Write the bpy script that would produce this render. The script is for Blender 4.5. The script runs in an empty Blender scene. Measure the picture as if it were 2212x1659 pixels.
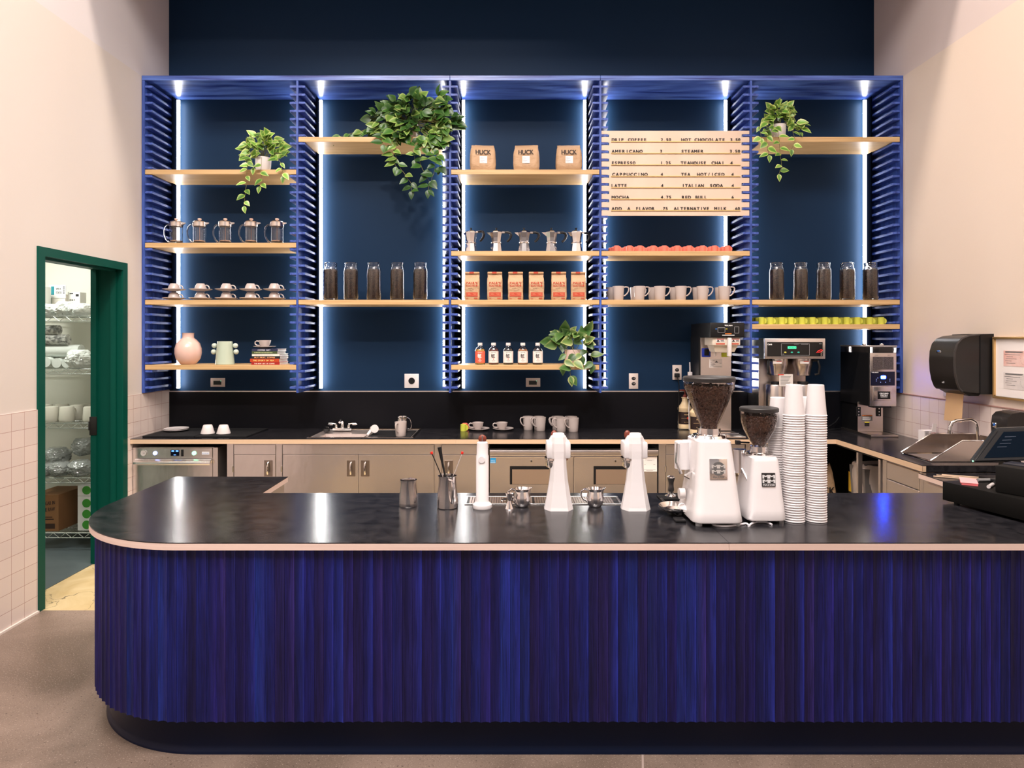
import bpy, bmesh, math, random
from mathutils import Vector, Matrix
random.seed(7)
SC = bpy.context.scene
COL = SC.collection
PI = math.pi
# ---------------------------------------------------------------- camera frame
F, CX, CY, H = 1426.0, 1101.0, 731.0, 1.66      # focal length in pixels, vanishing point, eye height
def PX(x, D): return (x - CX) * D / F
def PZ(y, D): return H - (y - CY) * D / F
def W(x, y, D): return Vector((PX(x, D), D, PZ(y, D)))
def ON(x, y, z):
    D = F * (H - z) / (y - CY)
    return (PX(x, D), D)
cam = bpy.data.cameras.new('camera'); camo = bpy.data.objects.new('camera', cam); COL.objects.link(camo)
camo.location = (0, 0, H); camo.rotation_euler = (PI/2, 0, 0)
cam.sensor_width = 36; cam.lens = 36 * F / 2212; cam.clip_start = .05
cam.shift_x = (1106 - CX) / 2212; cam.shift_y = -(829.5 - CY) / 2212
SC.camera = camo
vs = SC.view_settings
vs.view_transform = 'Standard'; vs.look = 'None'; vs.gamma = 1; vs.exposure = 0.0; vs.use_curve_mapping = False
# ---------------------------------------------------------------- world: added warm fill, let in where the room is open behind the camera
wd = bpy.data.worlds.new('world'); SC.world = wd; wd.use_nodes = True
wn = wd.node_tree.nodes; wl = wd.node_tree.links
bg = wn['Background']
tc = wn.new('ShaderNodeTexCoord'); sp = wn.new('ShaderNodeSeparateXYZ'); mr = wn.new('ShaderNodeMapRange')
wl.new(tc.outputs['Generated'], sp.inputs[0]); wl.new(sp.outputs['Z'], mr.inputs['Value'])
mr.inputs['From Min'].default_value = -.25; mr.inputs['From Max'].default_value = .7
cr = wn.new('ShaderNodeValToRGB'); wl.new(mr.outputs[0], cr.inputs[0])
cr.color_ramp.elements[0].color = (.30, .22, .19, 1); cr.color_ramp.elements[1].color = (.55, .47, .46, 1)
e = cr.color_ramp.elements.new(.35); e.color = (1.0, .84, .79, 1)
wl.new(cr.outputs[0], bg.inputs[0]); bg.inputs[1].default_value = .50
# ---------------------------------------------------------------- ceiling track lights behind the camera
def spot(x, y, z, tx, ty, tz, power, ang, blend, size, col):
    l = bpy.data.lights.new('track_spot', 'SPOT'); l.energy = power; l.spot_size = math.radians(ang); l.spot_blend = blend
    l.shadow_soft_size = size; l.color = col
    o = bpy.data.objects.new('track_spot', l); COL.objects.link(o); o.location = (x, y, z)
    o.rotation_euler = (Vector((tx, ty, tz)) - Vector((x, y, z))).to_track_quat('-Z', 'Y').to_euler()
    return o
WARM = (1, .89, .80)
for x, tx, p in ((-.75, -.4, 760), (-2.3, -2.1, 540), (2.2, 1.9, 70)):
    spot(x, -1.26, 6.5, tx, 5.3, 1.25, p, 44, .35, .12, WARM)
def area(x, y, z, sx, sy, power, col, rot=(0, 0, 0)):
    l = bpy.data.lights.new('overhead_area', 'AREA'); l.shape = 'RECTANGLE'; l.size = sx; l.size_y = sy; l.energy = power; l.color = col
    o = bpy.data.objects.new('overhead_area', l); COL.objects.link(o); o.location = (x, y, z); o.rotation_euler = rot
    return o
area(0, .2, 6.9, 4.6, 2.2, 610, (1, .93, .895))  # unseen overhead fill, added to brighten the walls and room
area(.2, 3.4, 6.9, 3.6, .3, 280, (1, .84, .72))  # unseen fill added above the aisle to brighten steel fronts and worktops
# the storeroom's own ceiling lamp
area(-3.75, 4.75, 2.62, .7, .3, 30, (1, 1, .93))
# ---------------------------------------------------------------- materials
MATS = {}
def M(name, col=(.5, .5, .5), rough=.5, metal=0, spec=.5, trans=0, ior=1.45, emit=None, es=0, coat=0, var=None, bump=None, alpha=1, aniso=0, sss=0):
    """var = (second colour, (sx, sy, sz), detail, contrast); bump = ((sx, sy, sz), strength, distance)"""
    if name in MATS: return MATS[name]
    m = bpy.data.materials.new(name); m.use_nodes = True; nt = m.node_tree; n = nt.nodes; l = nt.links
    b = n['Principled BSDF']
    b.inputs['Base Color'].default_value = (*col, 1); b.inputs['Roughness'].default_value = rough
    b.inputs['Metallic'].default_value = metal; b.inputs['Specular IOR Level'].default_value = spec
    b.inputs['Transmission Weight'].default_value = trans; b.inputs['IOR'].default_value = ior
    b.inputs['Coat Weight'].default_value = coat; b.inputs['Alpha'].default_value = alpha
    b.inputs['Anisotropic'].default_value = aniso
    if sss: b.inputs['Subsurface Weight'].default_value = sss
    if emit: b.inputs['Emission Color'].default_value = (*emit, 1); b.inputs['Emission Strength'].default_value = es
    co = None
    def noise(scale, detail=4, dist=0):
        nonlocal co
        if co is None: co = n.new('ShaderNodeTexCoord')
        mp = n.new('ShaderNodeMapping'); mp.inputs['Scale'].default_value = scale; l.new(co.outputs['Object'], mp.inputs[0])
        t = n.new('ShaderNodeTexNoise'); t.inputs['Scale'].default_value = 1; t.inputs['Detail'].default_value = detail
        t.inputs['Distortion'].default_value = dist
        l.new(mp.outputs[0], t.inputs[0]); return t.outputs[0]
    if var:
        o = noise(var[1], var[2], .4); r = n.new('ShaderNodeMapRange'); r.inputs['From Min'].default_value = .5 - var[3]; r.inputs['From Max'].default_value = .5 + var[3]
        l.new(o, r.inputs['Value']); mx = n.new('ShaderNodeMix'); mx.data_type = 'RGBA'
        mx.inputs[6].default_value = (*col, 1); mx.inputs[7].default_value = (*var[0], 1)
        l.new(r.outputs[0], mx.inputs[0]); l.new(mx.outputs[2], b.inputs['Base Color'])
    if bump:
        bp = n.new('ShaderNodeBump'); bp.inputs['Strength'].default_value = bump[1]; bp.inputs['Distance'].default_value = bump[2]
        l.new(noise(bump[0], 3), bp.inputs['Height']); l.new(bp.outputs[0], b.inputs['Normal'])
    MATS[name] = m
    return m
def attr_mat(name, rough=.5, spec=.5, mul=None, coat=0, sss=0, mul2=None):
    """base colour from the mesh's own colour attribute; mul = ((sx,sy,sz), low) grain"""
    if name in MATS: return MATS[name]
    m = bpy.data.materials.new(name); m.use_nodes = True; nt = m.node_tree; n = nt.nodes; l = nt.links; b = n['Principled BSDF']
    a = n.new('ShaderNodeAttribute'); a.attribute_name = 'Col'; out = a.outputs['Color']
    if mul:
        co = n.new('ShaderNodeTexCoord'); mp = n.new('ShaderNodeMapping'); mp.inputs['Scale'].default_value = mul[0]; l.new(co.outputs['Object'], mp.inputs[0])
        t = n.new('ShaderNodeTexNoise'); t.inputs['Scale'].default_value = 1; t.inputs['Detail'].default_value = 5; t.inputs['Distortion'].default_value = .6; l.new(mp.outputs[0], t.inputs[0])
        r = n.new('ShaderNodeMapRange'); r.inputs['From Min'].default_value = .3; r.inputs['From Max'].default_value = .7
        r.inputs['To Min'].default_value = mul[1]; r.inputs['To Max'].default_value = 2 - mul[1]; l.new(t.outputs[0], r.inputs['Value'])
        vm = n.new('ShaderNodeVectorMath'); vm.operation = 'SCALE'; l.new(out, vm.inputs[0]); l.new(r.outputs[0], vm.inputs['Scale']); out = vm.outputs[0]
        if mul2:
            mp = n.new('ShaderNodeMapping'); mp.inputs['Scale'].default_value = mul2[0]; l.new(co.outputs['Object'], mp.inputs[0])
            t = n.new('ShaderNodeTexNoise'); t.inputs['Scale'].default_value = 1; t.inputs['Detail'].default_value = 4; t.inputs['Distortion'].default_value = 1.2; l.new(mp.outputs[0], t.inputs[0])
            r = n.new('ShaderNodeMapRange'); r.inputs['From Min'].default_value = .35; r.inputs['From Max'].default_value = .65
            r.inputs['To Min'].default_value = mul2[1]; r.inputs['To Max'].default_value = 2 - mul2[1]; l.new(t.outputs[0], r.inputs['Value'])
            vm = n.new('ShaderNodeVectorMath'); vm.operation = 'SCALE'; l.new(out, vm.inputs[0]); l.new(r.outputs[0], vm.inputs['Scale']); out = vm.outputs[0]
    l.new(out, b.inputs['Base Color']); b.inputs['Roughness'].default_value = rough; b.inputs['Specular IOR Level'].default_value = spec
    b.inputs['Coat Weight'].default_value = coat
    MATS[name] = m
    return m
# ---------------------------------------------------------------- mesh building
class MB:
    def __init__(s): s.v = []; s.f = []; s.c = None; s.sm = []
    def add(s, vs, fs, smooth=False):
        k = len(s.v); s.v += [tuple(v) for v in vs]; s.f += [tuple(i + k for i in f) for f in fs]; s.sm += [smooth] * len(fs); return s
    def box(s, x0, x1, y0, y1, z0, z1, b=0, seg=2):
        if x0 > x1: x0, x1 = x1, x0
        if y0 > y1: y0, y1 = y1, y0
        if z0 > z1: z0, z1 = z1, z0
        if b <= 0:
            return s.add([(x0,y0,z0),(x1,y0,z0),(x1,y1,z0),(x0,y1,z0),(x0,y0,z1),(x1,y0,z1),(x1,y1,z1),(x0,y1,z1)],
                         [(0,3,2,1),(4,5,6,7),(0,1,5,4),(1,2,6,5),(2,3,7,6),(3,0,4,7)])
        bm = bmesh.new(); bmesh.ops.create_cube(bm, size=1)
        for v in bm.verts: v.co = Vector(((x0+x1)/2 + v.co.x*(x1-x0), (y0+y1)/2 + v.co.y*(y1-y0), (z0+z1)/2 + v.co.z*(z1-z0)))
        bmesh.ops.bevel(bm, geom=bm.edges[:], offset=b, segments=seg, affect='EDGES', profile=.5, clamp_overlap=True)
        return s.bm(bm, True)
    def bm(s, bm, smooth=False):
        bm.verts.index_update(); s.add([v.co[:] for v in bm.verts], [[v.index for v in f.verts] for f in bm.faces], smooth); bm.free(); return s
    def lathe(s, prof, n=32, o=(0, 0, 0), a0=0, a1=2*PI, sx=1, sy=1):
        full = abs(a1 - a0 - 2*PI) < 1e-6; m = n if full else n + 1; vs = []; fs = []
        for r, z in prof:
            for i in range(m):
                a = a0 + (a1 - a0) * i / n
                vs.append((o[0] + r*math.cos(a)*sx, o[1] + r*math.sin(a)*sy, o[2] + z))
        for j in range(len(prof) - 1):
            for i in range(n):
                i2 = (i + 1) % m
                fs.append((j*m+i, j*m+i2, (j+1)*m+i2, (j+1)*m+i))
        return s.add(vs, fs, True)
    def cyl(s, p0, p1, r0, r1=None, n=16, cap=True):
        r1 = r0 if r1 is None else r1; p0 = Vector(p0); p1 = Vector(p1); d = (p1 - p0).normalized()
        u = d.orthogonal().normalized(); w = d.cross(u); vs = []
        for p, r in ((p0, r0), (p1, r1)):
            for i in range(n):
                a = 2*PI*i/n; vs.append(p + (u*math.cos(a) + w*math.sin(a))*r)
        fs = [(i, (i+1) % n, n + (i+1) % n, n + i) for i in range(n)]
        s.add(vs, fs, True)
        if cap: s.add(vs, [tuple(range(n))[::-1], tuple(range(n, 2*n))])
        return s
    def tube(s, pts, r, n=8, closed=False):
        pts = [Vector(p) for p in pts]; N = len(pts); vs = []; fs = []; rr = r if isinstance(r, (list, tuple)) else [r]*N
        t0 = (pts[1] - pts[0]).normalized(); u = t0.orthogonal().normalized()
        for k in range(N):
            a = pts[(k-1) % N] if (closed or k) else pts[k]; b = pts[(k+1) % N] if (closed or k < N-1) else pts[k]
            t = (b - a).normalized(); u = (u - t*u.dot(t)); u = u.normalized() if u.length > 1e-6 else t.orthogonal().normalized(); w = t.cross(u)
            for i in range(n):
                q = 2*PI*i/n; vs.append(pts[k] + (u*math.cos(q) + w*math.sin(q))*rr[k])
        for k in range(N if closed else N-1):
            k2 = (k+1) % N
            for i in range(n): fs.append((k*n+i, k*n+(i+1) % n, k2*n+(i+1) % n, k2*n+i))
        s.add(vs, fs, True)
        if not closed: s.add(vs, [tuple(range(n))[::-1], tuple(range((N-1)*n, N*n))])
        return s
    def sphere(s, c, r, n=16, m=10, sc=(1, 1, 1)):
        pr = [(r*math.sin(PI*j/m), -r*math.cos(PI*j/m)) for j in range(m+1)]
        k = len(s.v); s.lathe(pr, n)
        for i in range(k, len(s.v)): x, y, z = s.v[i]; s.v[i] = (c[0]+x*sc[0], c[1]+y*sc[1], c[2]+z*sc[2])
        return s
    def prism(s, poly, axis, a0, a1, smooth=False):
        """poly 2-D; axis 'y': poly is (x, z); 'x': (y, z); 'z': (x, y)"""
        f = {'y': lambda p, a: (p[0], a, p[1]), 'x': lambda p, a: (a, p[0], p[1]), 'z': lambda p, a: (p[0], p[1], a)}[axis]
        n = len(poly); vs = [f(p, a0) for p in poly] + [f(p, a1) for p in poly]
        s.add(vs, [(i, (i+1) % n, n+(i+1) % n, n+i) for i in range(n)], smooth)
        s.add(vs, [tuple(range(n))[::-1], tuple(range(n, 2*n))]); return s
    def loft(s, rings, cap=True, smooth=False):
        n = len(rings[0]); vs = [p for r in rings for p in r]; fs = []
        for j in range(len(rings)-1):
            for i in range(n): fs.append((j*n+i, j*n+(i+1) % n, (j+1)*n+(i+1) % n, (j+1)*n+i))
        s.add(vs, fs, smooth)
        if cap: s.add(vs, [tuple(range(n))[::-1], tuple(range((len(rings)-1)*n, len(rings)*n))])
        return s
    def move(s, dx=0, dy=0, dz=0, rz=0, k0=0):
        c, q = math.cos(rz), math.sin(rz)
        for i in range(k0, len(s.v)):
            x, y, z = s.v[i]; s.v[i] = (x*c - y*q + dx, x*q + y*c + dy, z + dz)
        return s
def mesh(name, mb, mat, sharp=35, merge=True):
    me = bpy.data.meshes.new(name)
    bm = bmesh.new(); vv = [bm.verts.new(v) for v in mb.v]
    cl = bm.loops.layers.float_color.new('Col') if mb.c else None
    for k, f in enumerate(mb.f):
        try: fc = bm.faces.new([vv[i] for i in f])
        except ValueError: continue
        fc.smooth = mb.sm[k]
        if cl:
            for lp, i in zip(fc.loops, f): lp[cl] = (*mb.c[i][:3], 1)
    if merge: bmesh.ops.remove_doubles(bm, verts=bm.verts, dist=1e-5)
    bmesh.ops.recalc_face_normals(bm, faces=bm.faces)
    bm.to_mesh(me); bm.free()
    if any(mb.sm): me.set_sharp_from_angle(angle=math.radians(sharp))
    me.materials.append(mat); return me
def obj(name, mb, mat, parent=None, loc=None, rz=0, label=None, sharp=35):
    o = bpy.data.objects.new(name, mesh(name, mb, mat, sharp) if isinstance(mb, MB) else mb); COL.objects.link(o)
    if parent: o.parent = parent
    if loc: o.location = loc
    if rz: o.rotation_euler = (0, 0, rz)
    if label: o['label'] = label
    return o
def tag(o, label, cat, group=None, kind=None):
    o['label'] = label; o['category'] = cat
    if group: o['group'] = group
    if kind: o['kind'] = kind
    return o
def thing(name, label, cat, loc=(0, 0, 0), rz=0, group=None):
    o = bpy.data.objects.new(name, None); COL.objects.link(o); o.empty_display_size = .05
    o.location = loc; o.rotation_euler = (0, 0, rz); return tag(o, label, cat, group)
def struct(name, mb, mat, parent=None):
    o = obj(name, mb, mat, parent)
    if not parent: o['kind'] = 'structure'
    return o
KIDS = {}
def dup(root, loc, rz=0, label=None, group=None):
    def cp(o, par):
        c = o.copy(); COL.objects.link(c)
        if par: c.parent = par
        for ch in KIDS.setdefault(o.name, [x for x in COL.objects if x.parent == o]): cp(ch, c)
        return c
    r = cp(root, None); r.location = loc; r.rotation_euler = (0, 0, rz)
    if label: r['label'] = label
    if group: r['group'] = group
    return r
class Proto:
    """the first placement uses the built thing itself, later ones copies"""
    def __init__(s, root): s.r = root; s.used = False
    def put(s, loc, rz=0, label=None, group=None, mat=None):
        if s.used: o = dup(s.r, loc, rz, label, group)
        else:
            o = s.r; s.used = True; o.location = loc; o.rotation_euler = (0, 0, rz)
            if label: o['label'] = label
            if group: o['group'] = group
        return o
# ---------------------------------------------------------------- lettering
GL = {}
def glyph(ch):
    if ch not in GL:
        cu = bpy.data.curves.new('glyph', 'FONT'); cu.body = ch; cu.size = 1; cu.resolution_u = 3
        o = bpy.data.objects.new('glyph', cu); COL.objects.link(o)
        dg = bpy.context.evaluated_depsgraph_get(); me = bpy.data.meshes.new_from_object(o.evaluated_get(dg))
        GL[ch] = ([v.co[:] for v in me.vertices], [tuple(p.vertices) for p in me.polygons])
        bpy.data.objects.remove(o); bpy.data.curves.remove(cu); bpy.data.meshes.remove(me)
    return GL[ch]
def text(mb, s, o, ux, uz, w, h, gap=.09, bold=0):
    """fit the string into a box w x h whose lower corner is o, along ux (reading direction) and uz (up)"""
    o = Vector(o); ux = Vector(ux).normalized(); uz = Vector(uz).normalized(); lay = []; x = 0; n = ux.cross(uz)
    for ch in s:
        if ch == ' ': x += .42; continue
        v, f = glyph(ch); a = min(p[0] for p in v); b = max(p[0] for p in v); lay.append((x - a, v, f)); x += b - a + gap
    x -= gap; k = w / max(x, 1e-6); kz = h / .73
    offs = [(0, 0)] if not bold else [(-bold, 0), (bold, 0)]
    for dx, v, f in lay:
        for j, (bx, bz) in enumerate(offs):
            mb.add([o + ux*((p[0]+dx)*k + bx) + uz*(p[1]*kz + bz) + n*(.00002*j) for p in v], f)
    return mb
def spaced(mb, s, o, ux, uz, w, h, thick=0, bold=0):
    if bold:
        for d in (-bold, bold): spaced(mb, s, Vector(o)+Vector(ux)*d, ux, uz, w, h, thick+abs(d)*.02*(d > 0))
        return mb
    """letter-board lettering: each character centred in an equal cell"""
    o = Vector(o); ux = Vector(ux); uz = Vector(uz); c = w / len(s); k = h / .73; n = ux.cross(uz)
    for i, ch in enumerate(s):
        v, f = glyph(ch); a = min(p[0] for p in v); b = max(p[0] for p in v); m = (a+b)/2
        kk = min(k, c*.86/(b-a)) if b > a else k
        P = [o + ux*(c*(i+.5) + (p[0]-m)*kk) + uz*(p[1]*k) for p in v]
        mb.add(P, f)
        if thick:
            P2 = [p + n*thick for p in P]; mb.add(P2, f)
            ed = {}
            for q in f:
                for a_, b_ in zip(q, q[1:]+q[:1]): ed[(a_, b_)] = ed.get((a_, b_), 0) + 1
            side = [(a_, b_) for a_, b_ in ed if (b_, a_) not in ed]
            L = len(P); mb.add(P + P2, [(a_, b_, b_+L, a_+L) for a_, b_ in side])
    return mb
XU, ZU = (1, 0, 0), (0, 0, 1)
# shared materials
CREAM = M('porcelain_taupe', (.46, .395, .37), .18, var=((.50, .43, .405), (9, 9, 9), 2, .3))
WHITEP = M('porcelain_white', (.68, .63, .62), .15)
WHITE = M('white_enamel', (.72, .69, .70), .22, coat=.4)
PAPERW = M('paper_white', (.83, .78, .76), .7)
STEEL = M('brushed_steel', (.82, .78, .77), .27, .97, bump=((5, 5, 3), .22, .02), aniso=.4)
STEELV = M('steel_vertical_brush', (.74, .68, .65), .27, 1, bump=((160, 3, 3), .05, .002))
CHROME = M('chrome', (.80, .78, .77), .09, 1)
BLACKP = M('black_plastic', (.008, .008, .009), .38, spec=.35)
BLACKM = M('black_matte', (.008, .008, .009), .75, spec=.2)
DARKG = M('dark_gap', (.004, .004, .004), .9)
GLASS = M('clear_glass', (.97, .98, .98), .0, trans=1, ior=1.45)
INK = M('black_ink', (.012, .010, .010), .6)
WINK = M('white_ink', (.85, .85, .85), .6)
REDINK = M('red_ink', (.55, .035, .015), .6)
# ================================================================ THE ROOM
DB, DF = 5.55, 5.138                     # blue wall, front of the shelving
XL, XR = -2.8645, 3.063
ZB, ZBAR = .904, .865                    # back worktop height, bar height
def wall_paint(name, lo, hi):
    m = bpy.data.materials.new(name); m.use_nodes = True; n = m.node_tree.nodes; l = m.node_tree.links; b = n['Principled BSDF']
    co = n.new('ShaderNodeTexCoord'); s = n.new('ShaderNodeSeparateXYZ'); l.new(co.outputs['Object'], s.inputs[0])
    g = n.new('ShaderNodeMath'); g.operation = 'GREATER_THAN'; g.inputs[1].default_value = 3.70; l.new(s.outputs['Z'], g.inputs[0])
    mx = n.new('ShaderNodeMix'); mx.data_type = 'RGBA'; l.new(g.outputs[0], mx.inputs[0]); mx.inputs[6].default_value = (*lo, 1); mx.inputs[7].default_value = (*hi, 1)
    l.new(mx.outputs[2], b.inputs['Base Color']); b.inputs['Roughness'].default_value = .55
    t = n.new('ShaderNodeTexNoise'); t.inputs['Scale'].default_value = 220; l.new(co.outputs['Object'], t.inputs[0])
    bp = n.new('ShaderNodeBump'); bp.inputs['Strength'].default_value = .08; bp.inputs['Distance'].default_value = .002; l.new(t.outputs[0], bp.inputs['Height']); l.new(bp.outputs[0], b.inputs['Normal'])
    return m
PAINT = wall_paint('wall_paint', (.645, .585, .535), (.64, .60, .605))
PAINTR = wall_paint('wall_paint_tan', (.65, .545, .455), (.58, .495, .47))
NAVY = M('navy_wall_paint', (.0072, .0225, .054), .5, spec=.10, bump=((120, 120, 120), .06, .002))
# floor: polished concrete
def concrete():
    m = bpy.data.materials.new('polished_concrete'); m.use_nodes = True; n = m.node_tree.nodes; l = m.node_tree.links; b = n['Principled BSDF']
    co = n.new('ShaderNodeTexCoord')
    def nz(s, d, dist=0):
        t = n.new('ShaderNodeTexNoise'); t.inputs['Scale'].default_value = s; t.inputs['Detail'].default_value = d; t.inputs['Distortion'].default_value = dist; l.new(co.outputs['Object'], t.inputs[0]); return t.outputs[0]
    def mix(f, a, c, mode='MIX'):
        x = n.new('ShaderNodeMix'); x.data_type = 'RGBA'; x.blend_type = mode
        for k, q in ((0, f), (6, a), (7, c)):
            if isinstance(q, (float, int)): x.inputs[k].default_value = q
            elif isinstance(q, tuple): x.inputs[k].default_value = (*q, 1)
            else: l.new(q, x.inputs[k])
        return x.outputs[2]
    def rng(v, a, c):
        r = n.new('ShaderNodeMapRange'); r.inputs['From Min'].default_value = a; r.inputs['From Max'].default_value = c; l.new(v, r.inputs['Value']); return r.outputs[0]
    base = mix(rng(nz(1.6, 7, .7), .33, .66), (.13, .095, .072), (.27, .20, .16))
    base = mix(rng(nz(170, 2), .60, .74), base, (.46, .37, .31))
    base = mix(rng(nz(95, 2), .62, .72), base, (.085, .055, .045))
    # the older, yellower slab behind the bar and at the storeroom door
    s = n.new('ShaderNodeSeparateXYZ'); l.new(co.outputs['Object'], s.inputs[0])
    g = n.new('ShaderNodeMath'); g.operation = 'GREATER_THAN'; g.inputs[1].default_value = 4.03; l.new(s.outputs['Y'], g.inputs[0])
    yel = mix(rng(nz(5, 7, 1), .35, .7), (.50, .37, .18), (.62, .49, .28))
    vo = n.new('ShaderNodeTexVoronoi'); vo.feature = 'DISTANCE_TO_EDGE'; vo.inputs['Scale'].default_value = 2.3
    ad = n.new('ShaderNodeVectorMath'); ad.operation = 'ADD'; l.new(co.outputs['Object'], ad.inputs[0])
    t2 = n.new('ShaderNodeTexNoise'); t2.inputs['Scale'].default_value = 3; t2.inputs['Detail'].default_value = 5; l.new(co.outputs['Object'], t2.inputs[0]); l.new(t2.outputs['Color'], ad.inputs[1])
    l.new(ad.outputs[0], vo.inputs[0])
    yel = mix(rng(vo.outputs['Distance'], .0, .012), (.10, .08, .05), yel)
    base = mix(g.outputs[0], base, yel)
    # saw-cut joint
    j = n.new('ShaderNodeMath'); j.operation = 'MULTIPLY_ADD'; l.new(s.outputs['Y'], j.inputs[0]); j.inputs[1].default_value = -.19; l.new(s.outputs['X'], j.inputs[2])
    c = n.new('ShaderNodeMath'); c.operation = 'COMPARE'; c.inputs[1].default_value = .030; c.inputs[2].default_value = .004; l.new(j.outputs[0], c.inputs[0])
    base = mix(c.outputs[0], base, (.42, .33, .29))
    l.new(base, b.inputs['Base Color']); b.inputs['Roughness'].default_value = .38
    bp = n.new('ShaderNodeBump'); bp.inputs['Strength'].default_value = .10; bp.inputs['Distance'].default_value = .002; l.new(nz(140, 3), bp.inputs['Height']); l.new(bp.outputs[0], b.inputs['Normal'])
    return m
WT_ = .205
struct('floor', MB().box(XL-WT_, 3.4, -3, 5.65, -.1, 0), concrete())
CZ = 7.2
struct('ceiling', MB().box(XL-.3, XR+.3, -3, 5.9, CZ, CZ+.1), M('ceiling_paint', (.35, .31, .30), .8))
struct('ceiling_bulkhead', MB().box(XL-.2, XR+.1, 4.25, DB, 4.62, CZ), M('ceiling_paint', ()))
struct('wall_back', MB().box(XL-.22, XR+.22, DB, DB+.15, 0, CZ), NAVY)
WT = .205                                 # left wall thickness
Y0, Y1, ZD = 4.055, 4.872, 2.165          # door opening
mb = MB().box(XL-WT, XL, -3, Y0-.03, 0, CZ).box(XL-WT, XL, Y1+.03, DB, 0, CZ).box(XL-WT, XL, Y0-.03, Y1+.03, ZD+.03, CZ)
struct('wall_left', mb, PAINT)
struct('wall_right', MB().box(XR, XR+.15, -3, DB, 0, CZ), PAINTR)
# tiled wainscot
def tiles(name, flip):
    m = bpy.data.materials.new(name); m.use_nodes = True; n = m.node_tree.nodes; l = m.node_tree.links; b = n['Principled BSDF']
    co = n.new('ShaderNodeTexCoord'); s = n.new('ShaderNodeSeparateXYZ'); l.new(co.outputs['Object'], s.inputs[0])
    c = n.new('ShaderNodeCombineXYZ'); l.new(s.outputs['Y'], c.inputs[0])
    mm = n.new('ShaderNodeMath'); mm.operation = 'ADD'; mm.inputs[1].default_value = .001; l.new(s.outputs['Z'], mm.inputs[0]); l.new(mm.outputs[0], c.inputs[1])
    br = n.new('ShaderNodeTexBrick'); br.offset = 0; br.squash = 1; l.new(c.outputs[0], br.inputs[0])
    br.inputs['Scale'].default_value = 1; br.inputs['Brick Width'].default_value = .1023; br.inputs['Row Height'].default_value = .1023; br.inputs['Mortar Size'].default_value = .0016
    br.inputs['Mortar Smooth'].default_value = .3; br.inputs['Bias'].default_value = 0
    br.inputs['Color1'].default_value = (.68, .58, .535, 1); br.inputs['Color2'].default_value = (.72, .615, .565, 1); br.inputs['Mortar'].default_value = (.47, .31, .27, 1)
    l.new(br.outputs['Color'], b.inputs['Base Color']); b.inputs['Roughness'].default_value = .16
    bp = n.new('ShaderNodeBump'); bp.invert = True; bp.inputs['Strength'].default_value = .5; bp.inputs['Distance'].default_value = .0015; l.new(br.outputs['Fac'], bp.inputs['Height']); l.new(bp.outputs[0], b.inputs['Normal'])
    return m
TILE = tiles('glazed_wall_tile', False)
ZT = 1.229
struct('trim_1', MB().box(XL, XL+.007, -3, Y0-.058, .0, ZT), TILE)
struct('trim_2', MB().box(XL, XL+.007, Y1+.06, DB, .0, ZT), TILE)
struct('trim_3', MB().box(XR-.007, XR, -3, DB, .0, ZT), TILE)
struct('baseboard_left', MB().box(XL+.007, XL+.018, -3, Y0-.058, 0, .012), M('caulk_bead', (.75, .66, .60), .5))
struct('trim_4', MB().box(XR-.012, XR, -3, DB, ZT, ZT+.006), M('tile_edge_strip', (.35, .2, .17), .4))
# black splashback with its top ledge, its white reflection line put in as pale metal
obk = M('black_splashback', (.005, .005, .007), .4, spec=.15)
o = obj('splashback_panel', MB().box(XL+.008, XR-.008, DB-.012, DB, ZB, 1.212), obk)
tag(o, 'glossy black splashback sheet running the full width between blue wall and worktop', 'splashback')
obj('top_edge', MB().box(XL+.008, XR-.008, DB-.014, DB, 1.212, 1.220), M('splash_edge_glint', (.75, .7, .68), .35, 1), o)
# ---------------------------------------------------------------- storeroom door frame
GREEN = M('green_door_paint', (.001, .062, .042), .4, spec=.15)
GREEN2 = M('green_jamb_paint', (.001, .055, .038), .45, spec=.15)
CF = .012
fr = thing('door_1', 'dark green steel door frame around the storeroom opening', 'door frame', (0, 0, 0)); del fr['category']; del fr['label']; fr['kind'] = 'structure'
mb = MB().box(XL, XL+CF, Y0-.058, Y0, 0, ZD+.055).box(XL, XL+CF, Y1, Y1+.058, 0, ZD+.055).box(XL, XL+CF, Y0, Y1, ZD, ZD+.055)
obj('door_casing', mb, GREEN, fr)
mb = MB().box(XL-WT-.01, XL-.0005, Y0-.03, Y0-.0003, 0, ZD+.02).box(XL-WT-.01, XL-.0005, Y1+.0003, Y1+.03, 0, ZD+.02).box(XL-WT-.01, XL-.0005, Y0, Y1, ZD+.0003, ZD+.03)
# the rebated stops
mb.box(XL-.075, XL-.035, Y1-.014, Y1, 0, ZD).box(XL-.075, XL-.035, Y0, Y0+.014, 0, ZD).box(XL-.075, XL-.035, Y0, Y1, ZD-.014, ZD)
mb.box(XL-WT-.01, XL-.175, Y1-.022, Y1, 0, ZD)
obj('door_jamb', mb, GREEN2, fr)
obj('strike_plate', MB().box(XL-WT-.016, XL-.168, Y1-.028, Y1-.019, .95, 1.085, .003).box(XL-WT-.022, XL-WT-.008, Y1-.03, Y1-.01, .985, 1.05, .002), M('black_strike', (.01, .008, .008), .35), fr)
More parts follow.
